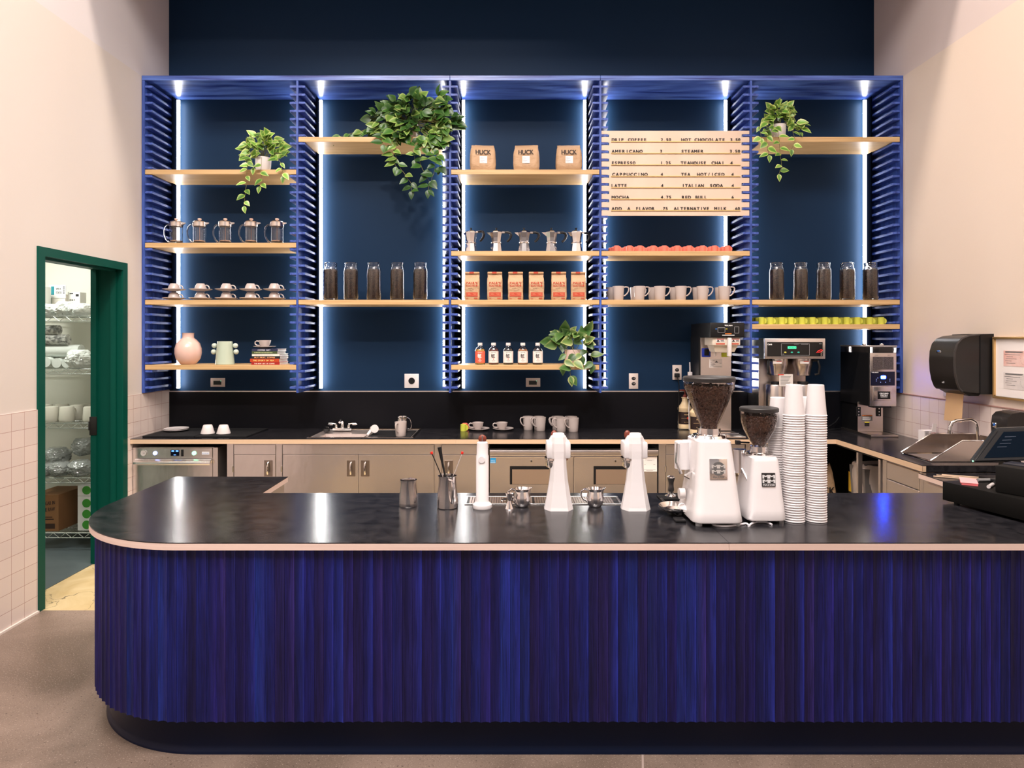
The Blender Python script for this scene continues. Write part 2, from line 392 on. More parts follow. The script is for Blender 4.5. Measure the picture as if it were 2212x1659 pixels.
# storeroom shell
SX, SY = -4.7, 5.62
SW = M('storeroom_paint', (.66, .66, .58), .6)
struct('wall_store_back', MB().box(SX, XL-WT, SY, SY+.08, -.02, 2.8), SW)
struct('wall_store_side', MB().box(SX-.08, SX, 3.2, SY+.08, -.02, 2.8), SW)
struct('wall_store_front', MB().box(SX, XL-WT, 3.12, 3.2, -.02, 2.8), SW)
struct('ceiling_store', MB().box(SX-.08, XL-WT, 3.12, SY+.08, 2.8, 2.86), SW)
struct('floor_store', MB().box(SX-.08, XL-WT+.005, 3.12, SY+.08, -.1, .004), M('grey_painted_floor', (.085, .11, .115), .45, var=((.065, .085, .09), (6, 6, 6), 4, .3)))

# ================================================================ THE BLUE SHELVING
BLUEW = M('blue_stained_ply', (.009, .026, .17), .42, var=((.05, .11, .42), (40, 30, 5), 5, .19), bump=((40, 6, 90), .12, .002))
BLUEX = M('blue_stained_slats', (.010, .030, .20), .45, var=((.07, .13, .46), (45, 5, 70), 5, .17), bump=((60, 60, 160), .15, .002))
BLUET = M('blue_top_panel', (.010, .026, .18), .30, var=((.09, .17, .50), (2.2, 14, 60), 6, .16), bump=((30, 90, 60), .15, .002))  # pale streaks in the colour also stand in for brushed reflections
DIV = [PX(x, DF) for x in (642, 972, 1297, 1622.5)]
XA, XB = XL+.008, XR-.008                # inside faces of the two walls
un = thing('shelving_unit', 'tall cobalt blue stained plywood shelving frame with slatted dividers on the navy wall', 'shelving', (0, 0, 0))
seams = [XA, DIV[1], DIV[2], XB]
for i in range(3):
    obj('top_panel', MB().box(seams[i]+(.001 if i else -.006), seams[i+1]-(.001 if i < 2 else -.006), DF-.004, DB, 3.667, 3.705, .0015, 1), BLUET, un)
SL0, SLS, NS = 3.622, .0634, 38
def slats(x0, x1, lo=.0):
    mb = MB()
    for i in range(NS):
        z = SL0 - i*SLS
        mb.box(x0, x1, DF+.004, DB-.092, z-.0085, z+.0085, .001, 1)
    return mb
for x in DIV:
    d = obj('divider', MB().box(x-.008, x+.008, DF, DB-.001, 1.235, 3.667, .001, 1), BLUEW, un)
    s = slats(-.06, .06); s.move(dx=x); obj('divider_slats', s, BLUEX, d)
d = obj('end_panel', MB().box(XA-.006, XA+.016, DF-.002, DB-.001, 1.235, 3.667, .001, 1), BLUEW, un); s = slats(XA+.014, XA+.072); obj('divider_slats', s, BLUEX, d)
d = obj('end_panel', MB().box(XB-.016, XB+.006, DF-.002, DB-.001, 1.235, 3.667, .001, 1), BLUEW, un); s = slats(XB-.072, XB-.014); obj('divider_slats', s, BLUEX, d)
# LED strips at the back of every bay side
LED = M('led_strip_light', (.9, .95, 1), .5, emit=(1.0, .97, .95), es=36)
LEDH = M('led_baffle_dark', (.0012, .002, .005), .9, spec=0.0)
strips = [(XA+.095, 'end panel by the green door')]
for x, nm in zip(DIV, 'abcd'): strips += [(x-.080, nm), (x+.080, nm)]
strips.append((XB-.095, 'other end'))
for x, _ in strips:
    k = min(range(4), key=lambda i: abs(DIV[i]-x)); sg = 1 if (_ .startswith('end') or (len(_) == 1 and x > DIV[k])) else -1
    l_ = obj('light_strip', MB().box(x-.011, x+.011, DB-.054, DB-.038, 1.245, 3.645), LED, un)
    obj('light_baffle', MB().box(x-sg*.012, x-sg*.015, DB-.125, DB-.001, 1.24, 3.65), LEDH, l_)  # channel side deepened and blackened to keep LED light off the slats
# wooden shelves
PLY = M('birch_ply_shelf', (.47, .295, .13), .45, var=((.60, .405, .205), (2.2, 12, 120), 5, .2), bump=((3, 30, 90), .06, .001))
BAYS = [(XA+.016, DIV[0]-.008), (DIV[0]+.008, DIV[1]-.008), (DIV[1]+.008, DIV[2]-.008), (DIV[2]+.008, DIV[3]-.008), (DIV[3]+.008, XB-.016)]
bn = ['bay beside the green door', 'bay of the big trailing plant', 'middle bay under the kraft bags', 'menu board bay', 'bay above the brewers']
SHELF = {}
spec = {0: (('holding the small trailing plant', 10), ('holding the French presses', 19), ('holding stacked cups and saucers', 26), ('holding two vases and books', 34)),
        1: (('holding the big trailing plant', 6), ('holding five bean jars', 26)),
        2: (('holding three large coffee bags', 10), ('holding the moka pots', 20), ('holding six red printed coffee bags', 26), ('holding syrup bottles and potted pothos', 34)),
        3: (('holding coral red espresso cups', 20), ('holding taupe mugs', 26)),
        4: (('holding the variegated trailing plant', 6), ('holding five bean jars', 26), ('holding yellow espresso cups', 29))}
for b, lst in spec.items():
    for t, k in lst:
        z = SL0 - (k+.5)*SLS
        a, c = BAYS[b]
        o = obj('wooden_shelf', MB().box(a+.001, c-.001, DF+.002, DB-.058, z-.01875, z+.01875, .0012, 1), PLY)
        tag(o, 'pale plywood shelf ' + t + ', ' + {0: 'bay beside the green door', 1: 'second bay from the green door', 2: 'middle bay', 3: 'bay with the menu board', 4: 'bay above the brewers'}[b], 'shelf', 'plywood shelves in the blue frame')
        SHELF[(b, k)] = z + .01875
# ---------------------------------------------------------------- menu board
mn = thing('menu_board', 'pale plywood letter board listing drinks and prices, hooked onto the blue slats', 'menu board', (0, 0, 0))
BY = DF + .010
zt, zb = PZ(282.5, BY), PZ(466, BY)
xa, xb = PX(1316, BY), PX(1602, BY)
mb = MB().box(xa, xb, BY, BY+.016, zb, zt)
for side in (0, 1):
    e0, e1 = ((DIV[2]+.010, xa) if side == 0 else (xb, DIV[3]-.010))
    zz = [zt] + [v for i in range(NS) for v in (SL0-i*SLS+.012, SL0-i*SLS-.012) if zb+.012 < SL0-i*SLS < zt-.012] + [zb]
    for k in range(0, len(zz), 2): mb.box(e0, e1, BY, BY+.016, zz[k+1], zz[k])
BIRCH = M('pale_birch', (.68, .53, .42), .5, var=((.62, .47, .36), (5, 5, 1.6), 6, .2))
obj('board_panel', mb, BIRCH, mn)
RAIL = M('rail_birch', (.80, .52, .22), .5)
CH = M('letter_black', (.010, .008, .008), .45)
rows = [(306.1, [('DRIP', 200, 330), ('COFFEE', 370, 570), ('2.50', 715, 828), ('HOT', 930, 1040), ('CHOCOLATE', 1070, 1398), ('3.50', 1447, 1557)]),
        (331.1, [('AMERICANO', 198, 528), ('3', 705, 738), ('STEAMER', 930, 1170), ('3.50', 1442, 1555)]),
        (356.1, [('ESPRESSO', 198, 452), ('1.25', 712, 825), ('TEAHOUSE', 925, 1200), ('CHAI', 1250, 1390), ('4', 1447, 1478)]),
        (380.9, [('CAPPUCCINO', 203, 582), ('4', 713, 744), ('TEA', 930, 1030), ('HOT/ICED', 1095, 1392), ('4', 1458, 1489)]),
        (405.1, [('LATTE', 193, 365), ('4', 718, 748), ('ITALIAN', 938, 1172), ('SODA', 1230, 1375), ('4', 1460, 1490)]),
        (430.1, [('MOCHA', 197, 388), ('4.75', 716, 830), ('RED', 937, 1037), ('BULL', 1080, 1205), ('6', 1460, 1490)]),
        (454.7, [('ADD', 197, 310), ('A', 362, 400), ('FLAVOR', 452, 655), ('.75', 712, 793), ('ALTERNATIVE', 853, 1232), ('MILK', 1280, 1412), ('.60', 1472, 1553)])]
for y, ws in rows:
    z = PZ(y, BY)
    r = obj('letter_rail', MB().box(PX(1320, BY), PX(1599, BY), BY-.009, BY+.001, z-.0035, z+.0025), RAIL, mn)
    mb = MB()
    for s, a, c in ws:
        x0 = PX(1280 + a/4.879, BY); x1 = PX(1280 + c/4.879, BY)
        spaced(mb, s, (x0, BY-.004, z+.002), XU, ZU, x1-x0, .0255, .0015, .0011)
    obj('lettering', mb, CH, r)
# ================================================================ BAR AND WORKTOPS
TOPM = M('black_worktop', (.005, .005, .007), .20, spec=.42, var=((.022, .021, .024), (20, 20, 20), 9, .2), bump=((160, 160, 60), .12, .0006))
EDGE = M('ply_edge_band', (.70, .55, .49), .5, var=((.64, .48, .42), (2, 2, 120), 3, .3))
EDGE2 = M('ply_edge_band_warm', (.64, .47, .33), .5, var=((.56, .39, .25), (2, 2, 90), 3, .3))
BD1 = F*(H-ZBAR)/(1172.3-CY)             # front edge of the bar
BD2 = F*(H-ZBAR)/(1065-CY)               # back edge
BD3 = F*(H-ZBAR)/(1029.5-CY)             # end of the return
BXL = -2.42*(H-ZBAR)
BXI = PX(622, BD3)
RC = .632
BXR = 3.05
XS = PX(1575, BD1)                       # seam
def arc(cx, cy, r, a0, a1, n): return [(cx + r*math.cos(a0+(a1-a0)*i/n), cy + r*math.sin(a0+(a1-a0)*i/n)) for i in range(n+1)]
def bar_outline(off, cyo=0):
    """from the back of the return, down the outer side, round the corner to the front, to the seam"""
    xl = BXL + off; y1 = BD1 + off + cyo; r = RC - off
    return [(xl, BD3)] + arc(BXL+RC, BD1+RC+cyo, r, PI, 1.5*PI, 40)
poly = bar_outline(0) + [(XS-.0006, BD1), (XS-.0006, BD2), (BXI, BD2), (BXI, BD3)]
ct = thing('bar_worktop', 'black bar worktop with pale plywood edge, rounded at the green door end', 'countertop')
T = .030
s1 = obj('worktop_slab', MB().prism(poly, 'z', ZBAR-.004, ZBAR), TOPM, ct)
p2 = bar_outline(.0003) + [(XS-.0006, BD1+.0003), (XS-.0006, BD2-.0003), (BXI-.0003, BD2-.0003), (BXI-.0003, BD3-.0003)]
obj('edge_band', MB().prism(p2, 'z', ZBAR-T, ZBAR-.004), EDGE, s1)
XRI = 2.415                               # inner edge of the service side
poly = [(XS+.0006, BD1), (BXR, BD1), (BXR, 3.90), (XRI, 3.90), (XRI, BD2), (XS+.0006, BD2)]
s2 = obj('worktop_slab', MB().prism(poly, 'z', ZBAR-.004, ZBAR), TOPM, ct)
obj('edge_band', MB().prism([(x, y) for x, y in poly], 'z', ZBAR-T, ZBAR-.0042), EDGE, s2)
# base: fluted cladding
bb = thing('bar_counter', 'long bar front clad in vertical cobalt stained wood flutes above a recessed navy kick', 'bar counter')
ZS0, ZS1 = PZ(1561, BD1+.022), ZBAR-T-.002
OFF = .022
xl = BXL + OFF; cx, cy, r = BXL+RC, BD1+RC, RC-OFF
pitch = .0385
path = []
L1 = BD3 - cy; L2 = r*PI/2; L3 = 3.06 - cx
def at(s):
    if s < L1: return (xl, BD3 - s), (-1, 0)
    s -= L1
    if s < L2: a = PI + s/r; return (cx + r*math.cos(a), cy + r*math.sin(a)), (math.cos(a), math.sin(a))
    s -= L2; return (cx + s, cy - r), (0, -1)
mb = MB(); mb.c = []
rnd = random.Random(11)
n = int((L1+L2+L3)/pitch); K = 6
tone = [(.011, .016, .16), (.014, .012, .13), (.012, .019, .18), (.020, .014, .11), (.010, .010, .085), (.014, .032, .25), (.013, .013, .16), (.020, .016, .14)]
for i in range(n):
    s0 = i*pitch; a = s0 + .0006; c = s0 + pitch - .0006
    vs = []
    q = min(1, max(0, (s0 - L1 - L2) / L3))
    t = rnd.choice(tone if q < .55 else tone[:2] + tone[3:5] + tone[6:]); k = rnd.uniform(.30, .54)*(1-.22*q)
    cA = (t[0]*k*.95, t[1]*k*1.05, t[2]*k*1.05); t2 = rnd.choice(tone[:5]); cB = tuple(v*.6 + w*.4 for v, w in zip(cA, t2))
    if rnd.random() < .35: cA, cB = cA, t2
    zz0 = ZS0 + rnd.choice((0, 0, .001, -.001))
    for z in (zz0, ZS1 - .001):
        for j in range(K+1):
            u = j/K; (px_, py_), (nx, ny) = at(a + (c-a)*u)
            dep = -.007*math.sin(PI*u)**.8
            vs.append((px_ + nx*dep, py_ + ny*dep, z)); f_ = u if rnd.random() < 2 else 0
            mb.c.append(tuple((p*(1-f_)+w*f_)*(1.45 if j in (0, K) else 1) for p, w in zip(cA, cB)))  # flute edges lightened in the colour as a painted highlight
        for u in (1, 0):
            (px_, py_), (nx, ny) = at(a + (c-a)*u); vs.append((px_ - nx*.02, py_ - ny*.02, z)); mb.c.append(cA)
    m = K+3
    fs = [(j, (j+1) % m, m+(j+1) % m, m+j) for j in range(m)] + [tuple(range(m))[::-1], tuple(range(m, 2*m))]
    k0 = len(mb.v); mb.add(vs, fs)
    for g in range(K): mb.sm[len(mb.sm)-len(fs)+g] = True
FL = attr_mat('stained_flutes', .42, .22, mul=((30, 30, 2.0), .72), mul2=((170, 170, 5), .66))
obj('fluted_cladding', mb, FL, bb, sharp=28)
# core and kick
core = bar_outline(OFF+.03) + [(3.05, BD1+OFF+.03), (3.05, BD1+OFF+.13), (BXL+RC, BD1+OFF+.13)] + arc(BXL+RC, BD1+RC, RC-OFF-.13, 1.5*PI, PI, 24) + [(BXL+OFF+.13, BD3)]
obj('core_panel', MB().prism(core, 'z', ZS0+.02, ZBAR-T-.003), BLACKM, bb)
KF = F*H/(1630-CY)                         # kick front on the floor
kc = (-1.25, KF+.64); kr = .64
KM = M('navy_kick_rubber', (.0012, .005, .022), .3, spec=.22)
def kickpath(off): return [(kc[0]-kr+off, BD3-.02)] + arc(kc[0], kc[1], kr-off, PI, 1.5*PI, 40) + [(3.06, KF+off)]
def ribbon(mb, rows):
    for (p0, z0), (p1, z1) in zip(rows, rows[1:]):
        n = len(p0); mb.add([(x, y, z0) for x, y in p0] + [(x, y, z1) for x, y in p1], [(i, i+1, n+i+1, n+i) for i in range(n-1)], True)
mb = MB()
ribbon(mb, [(kickpath(0), 0), (kickpath(.001), .006), (kickpath(.004), .012), (kickpath(.010), .019), (kickpath(.013), .03), (kickpath(.0145), .12), (kickpath(.015), ZS0+.012), (kickpath(.07), ZS0+.012)])
obj('kick_board', mb, KM, bb, sharp=60)
# back of the bar: unseen panels, made steel to brighten the cabinets' reflections
mb = MB().box(BXL+.16, BXI-.02, BD3-.03, BD3-.005, .12, ZBAR-T-.003).box(BXI-.04, BXI-.02, BD2+.02, BD3-.03, .12, ZBAR-T-.003)
mb.box(BXI-.04, XRI+.02, BD2-.05, BD2-.03, .12, ZBAR-T-.003)
obj('inner_panel', mb, STEEL, bb)
# ------------------------------------------------- back worktop (L shape)
bw = thing('back_worktop', 'black worktop with pale edge along the navy wall, turning towards the hand sink', 'countertop')
WD = 4.968; WXI = 2.455; WYE = 3.925
sx = PX(985, WD)
skx0, skx1, sky0, sky1 = -1.540, -.730, 5.000, 5.475
poly = [(XL+.008, WD), (sx-.0005, WD), (sx-.0005, DB-.012), (XL+.008, DB-.012)]
mb = MB()
for a, b_, c, d in ((XL+.008, skx0+.02, WD, DB-.012), (skx1-.02, sx-.0005, WD, DB-.012), (skx0+.02, skx1-.02, WD, sky0+.02), (skx0+.02, skx1-.02, sky1-.02, DB-.012)): mb.box(a, b_, c, d, ZB-.004, ZB)
s = obj('worktop_slab', mb, TOPM, bw)
obj('edge_band', MB().box(XL+.008, sx-.0005, WD+.0003, WD+.02, ZB-.038, ZB-.004), EDGE2, s)
HS0, HS1, HSX = 4.055, 4.325, 2.585         # hand sink cut-out
mb = MB().box(sx+.0005, WXI+.001, WD, DB-.012, ZB-.004, ZB).box(WXI+.001, XR-.008, HS1, DB-.012, ZB-.004, ZB).box(WXI+.001, HSX, HS0, HS1, ZB-.004, ZB).box(WXI+.001, XR-.008, WYE, HS0, ZB-.004, ZB)
s = obj('worktop_slab', mb, TOPM, bw)
obj('edge_band', MB().box(sx+.0005, WXI, WD+.0003, WD+.02, ZB-.038, ZB-.004).box(WXI+.0003, WXI+.02, WYE+.0004, WD+.02, ZB-.038, ZB-.004).box(WXI+.0003, WXI+.021, WYE+.0002, WYE+.003, ZB-.038, ZB-.004), EDGE2, s)
obj('end_fascia', MB().box(WXI+.021, XR-.008, WYE-.001, WYE+.02, ZBAR, ZB-.004), TOPM, bw)
# ------------------------------------------------- stainless base units
CF_ = 4.995
def cabinet(x0, x1, doors, label, drawer=True, handle_sides=(1,), stile=(0, 0), hinge=True):
    t = thing('steel_cabinet', label, 'cabinet', ((x0+x1)/2, CF_, 0), 0, 'stainless base cabinets')
    cx = (x0+x1)/2; w = x1-x0
    mb = MB().box(-w/2, w/2, .022, .52, .10, ZB-.040).box(-w/2, w/2, .004, .022, .10, .135).box(-w/2, w/2, .004, .022, ZB-.052, ZB-.040)
    if stile[0]: mb.box(-w/2, -w/2+stile[0], 0, .022, .10, ZB-.040)
    if stile[1]: mb.box(w/2-stile[1], w/2, 0, .022, .10, ZB-.040)
    for sx_ in (-1, 1):
        for yy in (.06, .46): mb.cyl((sx_*(w/2-.06), yy, 0), (sx_*(w/2-.06), yy, .10), .018, .018, 10)
    obj('carcass', mb, STEEL, t)
    a = -w/2 + stile[0] + .003; c = w/2 - stile[1] - .003
    zd = PZ(981.5, CF_)
    if drawer: obj('drawer_front', MB().box(a, c, 0, .02, zd, ZB-.046, .002, 1), STEEL, t)
    dw = (c-a)/doors
    for i in range(doors):
        d0, d1 = a + i*dw + .0015, a + (i+1)*dw - .0015
        d = obj('cabinet_door', MB().box(d0, d1, 0, .02, .14, zd-.004, .002, 1), STEEL, t)
        hs = handle_sides[i]; hx = (d1 - .052) if hs > 0 else (d0 + .052); z0, z1 = PZ(1029, CF_), PZ(994, CF_)
        hm = MB().box(hx-.032, hx+.032, -.003, -.0001, z0, z1, .001, 1)
        obj('handle_plate', hm, M('steel_recess_plate', (.35, .30, .27), .3, 1), d)
        obj('pull_handle', MB().tube([(hx, -.002, z1-.018), (hx, -.02, z1-.022), (hx, -.026, z1-.04), (hx, -.026, z0+.04), (hx, -.02, z0+.022), (hx, -.002, z0+.018)], .0075, 8), CHROME, d)
    if hinge:
        hx = a-.005 if handle_sides[0] > 0 else c+.005
        for zz in (PZ(1013, CF_), .25): obj('hinge', MB().cyl((hx, -.006, zz-.022), (hx, -.006, zz+.022), .006, .006, 8), CHROME, t)
    return t
xp = lambda x: PX(x, CF_)
cabinet(xp(490.5), xp(596), 1, 'narrow one-door steel cabinet next to the undercounter dishwasher', stile=(.048, .0))
cabinet(xp(596.5), xp(938.5), 2, 'wide two-door steel cabinet beneath the prep sink', handle_sides=(1, -1), stile=(.045, 0))
cabinet(xp(939), xp(1056), 1, 'one-door steel cabinet between the sink cabinet and the drawer fridge', handle_sides=(-1,), stile=(.05, 0), hinge=False)
cabinet(xp(1423), xp(1610), 1, 'steel cabinet behind the tamper, beside the drawer fridge', handle_sides=(1,), stile=(.052, 0))
cabinet(xp(1611), xp(1786), 1, 'steel cabinet mostly hidden behind the paper cup stacks', handle_sides=(1,), stile=(.03, .03))
# undercounter dishwasher
dx0, dx1 = xp(287.5), xp(470.5)
t = thing('dishwasher', 'stainless undercounter dishwasher with gauge and glowing buttons', 'dishwasher', ((dx0+dx1)/2, CF_, 0)); w = (dx1-dx0)/2
z = lambda y: PZ(y, CF_)
mb = MB().box(-w, w, .02, .54, .03, z(966.8)).box(-w, -w+.04, 0, .02, .03, z(966.8), .001, 1).box(w-.037, w, 0, .02, .03, z(966.8), .001, 1)
for a in (-w+.05, w-.05): mb.cyl((a, .05, 0), (a, .05, .03), .02, .02, 10)
obj('body', mb, STEEL, t)
ux = lambda x: PX(260 + x/5.0273, CF_) - (dx0+dx1)/2
cp = obj('control_panel', MB().box(ux(186), ux(1000), -.004, .02, z(989.5), z(967.6), .002, 1), STEEL, t)
g = MB().cyl((ux(255), -.009, z(978.5)), (ux(255), -.004, z(978.5)), .026, .026, 24); obj('pressure_gauge', g, CHROME, t)
obj('gauge_dial', MB().cyl((ux(255), -.0095, z(978.5)), (ux(255), -.0088, z(978.5)), .021, .021, 24), M('dial_grey', (.45, .42, .40), .4), t)
obj('gauge_needle', MB().box(ux(255)-.002, ux(255)+.013, -.0105, -.0097, z(978.5)-.001, z(978.5)+.001), INK, t)
obj('power_button', MB().cyl((ux(381), -.010, z(978.7)), (ux(381), -.004, z(978.7)), .015, .015, 20), M('button_blue_glow', (.3, .35, .9), .4, emit=(.35, .45, 1), es=2.2), t)
obj('start_button', MB().cyl((ux(804), -.010, z(978.7)), (ux(804), -.004, z(978.7)), .015, .015, 20), M('button_green_glow', (.3, .9, .5), .4, emit=(.25, 1, .5), es=2.0), t)
obj('display', MB().box(ux(550), ux(642), -.0055, -.003, z(984.5), z(971.5)), M('display_black', (.003, .004, .012), .15), t)
mb = MB(); 
for a, c in ((560, 588), (606, 634)): mb.box(ux(a), ux(c), -.0062, -.0055, z(975.5), z(972.4))
mb.box(ux(583), ux(608), -.0062, -.0055, z(983), z(981.6))
obj('display_figures', mb, M('display_blue_glow', (.1, .3, 1), .4, emit=(.12, .35, 1), es=1.5), t)
obj('latch_slot', MB().box(ux(663), ux(690), -.007, -.003, z(985.5), z(971), .003), BLACKP, t)
o = obj('name_badge', MB().box(ux(888), ux(968), -.0055, -.003, z(981.6), z(975.6)), M('badge_pale', (.65, .68, .72), .4), t)
obj('lettering', text(MB(), 'ECOLAB', (ux(893), -.0058, z(980.3)), XU, ZU, ux(962)-ux(893), .0075), M('badge_blue', (.02, .12, .45), .5), o)
d = obj('door', MB().box(ux(190), ux(1000), 0, .02, .05, z(990.5), .002, 1), STEEL, t)
hp = [(-.001, -.001), (-.022, -.006), (-.040, -.022), (-.043, -.036), (-.038, -.043), (-.034, -.036), (-.018, -.018), (-.001, -.012)]
mb = MB(); mb.prism([(y_, z(990.3)+z_) for y_, z_ in hp], 'x', ux(172), ux(997), True)
obj('door_handle', mb, STEEL, d)
# undercounter fridge with two fronts
fx0, fx1 = xp(1057.8), xp(1421.3)
t = thing('undercounter_fridge', 'stainless two-front undercounter fridge with pocket pulls and two round locks', 'fridge', ((fx0+fx1)/2, CF_, 0)); w = (fx1-fx0)/2
obj('body', MB().box(-w, w, .03, .53, .08, z(971)).box(-w, w, .06, .50, 0.0, .08), STEEL, t)
obj('top_rail', MB().box(-w, w, -.022, .03, z(983), z(971), .004), STEEL, t)
ux = lambda x: PX(980 + x/4.424, CF_) - (fx0+fx1)/2
uz = lambda y: PZ(860 + y/4.424, CF_)
for a, c, ra, rb, kx, nm in ((345, 1143, 537, 915, 742, 'a'), (1150, 1945, 1337, 1720, 1545, 'b')):
    d = obj('fridge_door', MB().box(ux(a), ux(c), 0, .03, .12, uz(566), .003, 1), STEEL, t)
    zt_, zb_ = uz(650), uz(824)
    obj('pull_recess', MB().box(ux(ra), ux(rb), -.0015, -.0004, zb_, zt_), BLACKP, d)
    obj('pull_plate', MB().prism([(-.0045, zt_-.024), (-.0020, zb_+.002), (-.0016, zb_+.002), (-.0016, zt_-.024)], 'x', ux(ra+22), ux(rb)), M('steel_pull_bright', (.80, .68, .60), .32, 1), d)
    obj('lock', MB().cyl((ux(kx), -.008, uz(601)), (ux(kx), 0, uz(601)), .011, .012, 16), CHROME, d)
    obj('lock_core', MB().cyl((ux(kx), -.009, uz(601)), (ux(kx), -.008, uz(601)), .006, .006, 12), INK, d)
o = obj('energy_sticker', MB().box(ux(350), ux(403), -.001, -.0002, uz(622), uz(570)), M('sticker_blue', (.03, .30, .62), .4), t)
mb = MB(); text(mb, 'energy', (ux(357), -.0012, uz(603)), XU, ZU, ux(395)-ux(357), .008); mb.box(ux(354), ux(399), -.0012, -.001, uz(618.5), uz(615.5))
obj('lettering', mb, WINK, o)
o = obj('paper_notice', MB().box(ux(1803), ux(1943), -.0012, -.0002, uz(702), uz(562)), PAPERW, t)
mb = MB()
for yy, a, c in ((588, 1830, 1918), (598, 1850, 1896), (634, 1822, 1834), (634, 1908, 1926), (682, 1818, 1930), (690, 1840, 1905)): mb.box(ux(a), ux(c), -.0014, -.0012, uz(yy+2.4), uz(yy))
obj('printed_lines', mb, M('ink_grey', (.15, .15, .15), .7), o)
# service side: open bays and a steel cabinet facing the bar
BLK = M('bay_shade_black', (.006, .006, .006), .8)  # black panels added where the bay lies in deep shade
t = thing('open_shelf_unit', 'open bay under the worktop corner with steel posts, its shade added as black panels', 'shelf unit', (WXI+.02, 4.40, 0))
mb = MB().box(.53, .58, 0, 1.12, .05, ZB-.045).box(0, .58, 1.10, 1.12, .0, ZB-.045).box(0, .58, 0, 1.12, ZB-.055, ZB-.045).box(0.02, .56, 0, 1.12, 0.02, .035)
obj('bay_shade', mb, BLK, t)
for yy in (.02, .30): obj('post', MB().box(0, .03, yy-.012, yy+.012, 0, ZB-.05), STEEL, t)
t = thing('steel_cabinet', 'steel cabinet with drawer under the hand sink, facing the bar aisle', 'cabinet', (WXI+.02, 3.95, 0), 0, 'stainless base cabinets')
obj('carcass', MB().box(.02, .57, .0, .43, .10, ZB-.048).box(0, .02, .385, .43, .1, ZB-.048).box(0, .02, 0, .035, .1, ZB-.048).box(.05, .5, .04, .4, 0, .10), STEEL, t)
obj('drawer_front', MB().box(-.002, .018, .04, .38, ZB-.16, ZB-.055, .002, 1), STEEL, t)
d = obj('cabinet_door', MB().box(-.002, .018, .04, .38, .14, ZB-.166, .002, 1), STEEL, t)
obj('pull_handle', MB().tube([(-.002, .075, .60), (-.02, .075, .60), (-.026, .075, .585), (-.026, .075, .53), (-.02, .075, .515), (-.002, .075, .515)], .007, 8), CHROME, d)
obj('hinge', MB().cyl((-.012, .392, .55), (-.012, .392, .62), .008, .008, 8).cyl((-.012, .392, .51), (-.012, .392, .54), .008, .008, 8), CHROME, t)
t = thing('steel_cabinet', 'low steel cabinet under the lowered worktop end beside the cash drawer', 'cabinet', (XRI+.03, 3.30, 0), 0, 'stainless base cabinets')
obj('carcass', MB().box(.0, .60, 0.0, .60, .10, ZBAR-.034).box(.05, .5, .04, .5, 0, .10), STEEL, t)
obj('cabinet_door', MB().box(-.018, 0, .02, .55, .14, ZBAR-.045, .002, 1), STEEL, t)
# ------------------------------------------------- prep sink
t = thing('prep_sink', 'drop-in steel prep sink with basin beside a drainboard', 'sink', ((skx0+skx1)/2, (sky0+sky1)/2, ZB))
w, d_ = (skx1-skx0)/2, (sky1-sky0)/2
def frame(mb, x0, x1, y0, y1, t_, z0, z1):
    mb.box(x0, x1, y0, y0+t_, z0, z1, .003, 1).box(x0, x1, y1-t_, y1, z0, z1, .003, 1).box(x0, x0+t_, y0+t_, y1-t_, z0, z1, .003, 1).box(x1-t_, x1, y0+t_, y1-t_, z0, z1, .003, 1)
mb = MB(); frame(mb, -w, w, -d_, d_, .018, 0, .007); obj('rim', mb, CHROME, t)
xm = .02
mb = MB(); b0, b1, c0, c1, zz = -w+.018, xm, -d_+.018, d_-.018, -.15
mb.add([(b0,c0,.002),(b1,c0,.002),(b1,c1,.002),(b0,c1,.002),(b0+.03,c0+.02,-.02),(b1-.02,c0+.02,-.02),(b1-.02,c1-.10,-.02),(b0+.03,c1-.10,-.02),(b0+.03,c0+.02,zz),(b1-.02,c0+.02,zz),(b1-.02,c1-.10,zz),(b0+.03,c1-.10,zz)],
       [(0,1,5,4),(1,2,6,5),(2,3,7,6),(3,0,4,7),(4,5,9,8),(5,6,10,9),(6,7,11,10),(7,4,8,11),(8,9,10,11)])
obj('basin', mb, M('steel_satin', (.62, .55, .52), .35, .9), t)
obj('drainboard', MB().box(xm, w-.018, c0, c1, -.008, -.002), M('steel_satin', ()), t)
o = obj('drain_mat', MB().box(xm+.03, w-.03, -d_+.02, d_-.09, -.002, .004, .001, 1), BLACKM); o.location = t.location; tag(o, 'black rubber mat lying on the drainboard of the prep sink', 'mat')
# faucet
fx, fy = PX(740, 5.42), 5.42
t = thing('mixer_faucet', 'chrome two-handle faucet at the back of the prep sink', 'faucet', (fx, fy, ZB+.007))
obj('base', MB().box(-.078, .078, -.022, .022, -.006, .018, .006), CHROME, t)
sp_ = MB().cyl((0, 0, .018), (0, 0, .045), .016, .013, 12).tube([(0, 0, .04), (0, -.005, .07), (0, -.03, .082), (0, -.07, .082), (0, -.09, .070)], .011, 10)
obj('spout', sp_, CHROME, t)
for sx_ in (-1, 1):
    h = obj('handle', MB().cyl((sx_*.052, 0, .018), (sx_*.052, 0, .042), .014, .010, 12).tube([(sx_*.052, 0, .046), (sx_*.08, -.004, .052), (sx_*.112, -.006, .052), (sx_*.118, -.003, .046), (sx_*.108, 0, .042), (sx_*.08, 0, .042)], .0055, 8), CHROME, t)
o = obj('sink_stopper', MB().cyl((0, 0, 0), (0, 0, .018), .024, .028, 16).cyl((0, 0, .018), (0, 0, .036), .012, .016, 12), BLACKP); o.location = (PX(706, 5.39), 5.39, ZB+.001); tag(o, 'round black rubber stopper at the back corner of the prep sink', 'stopper')
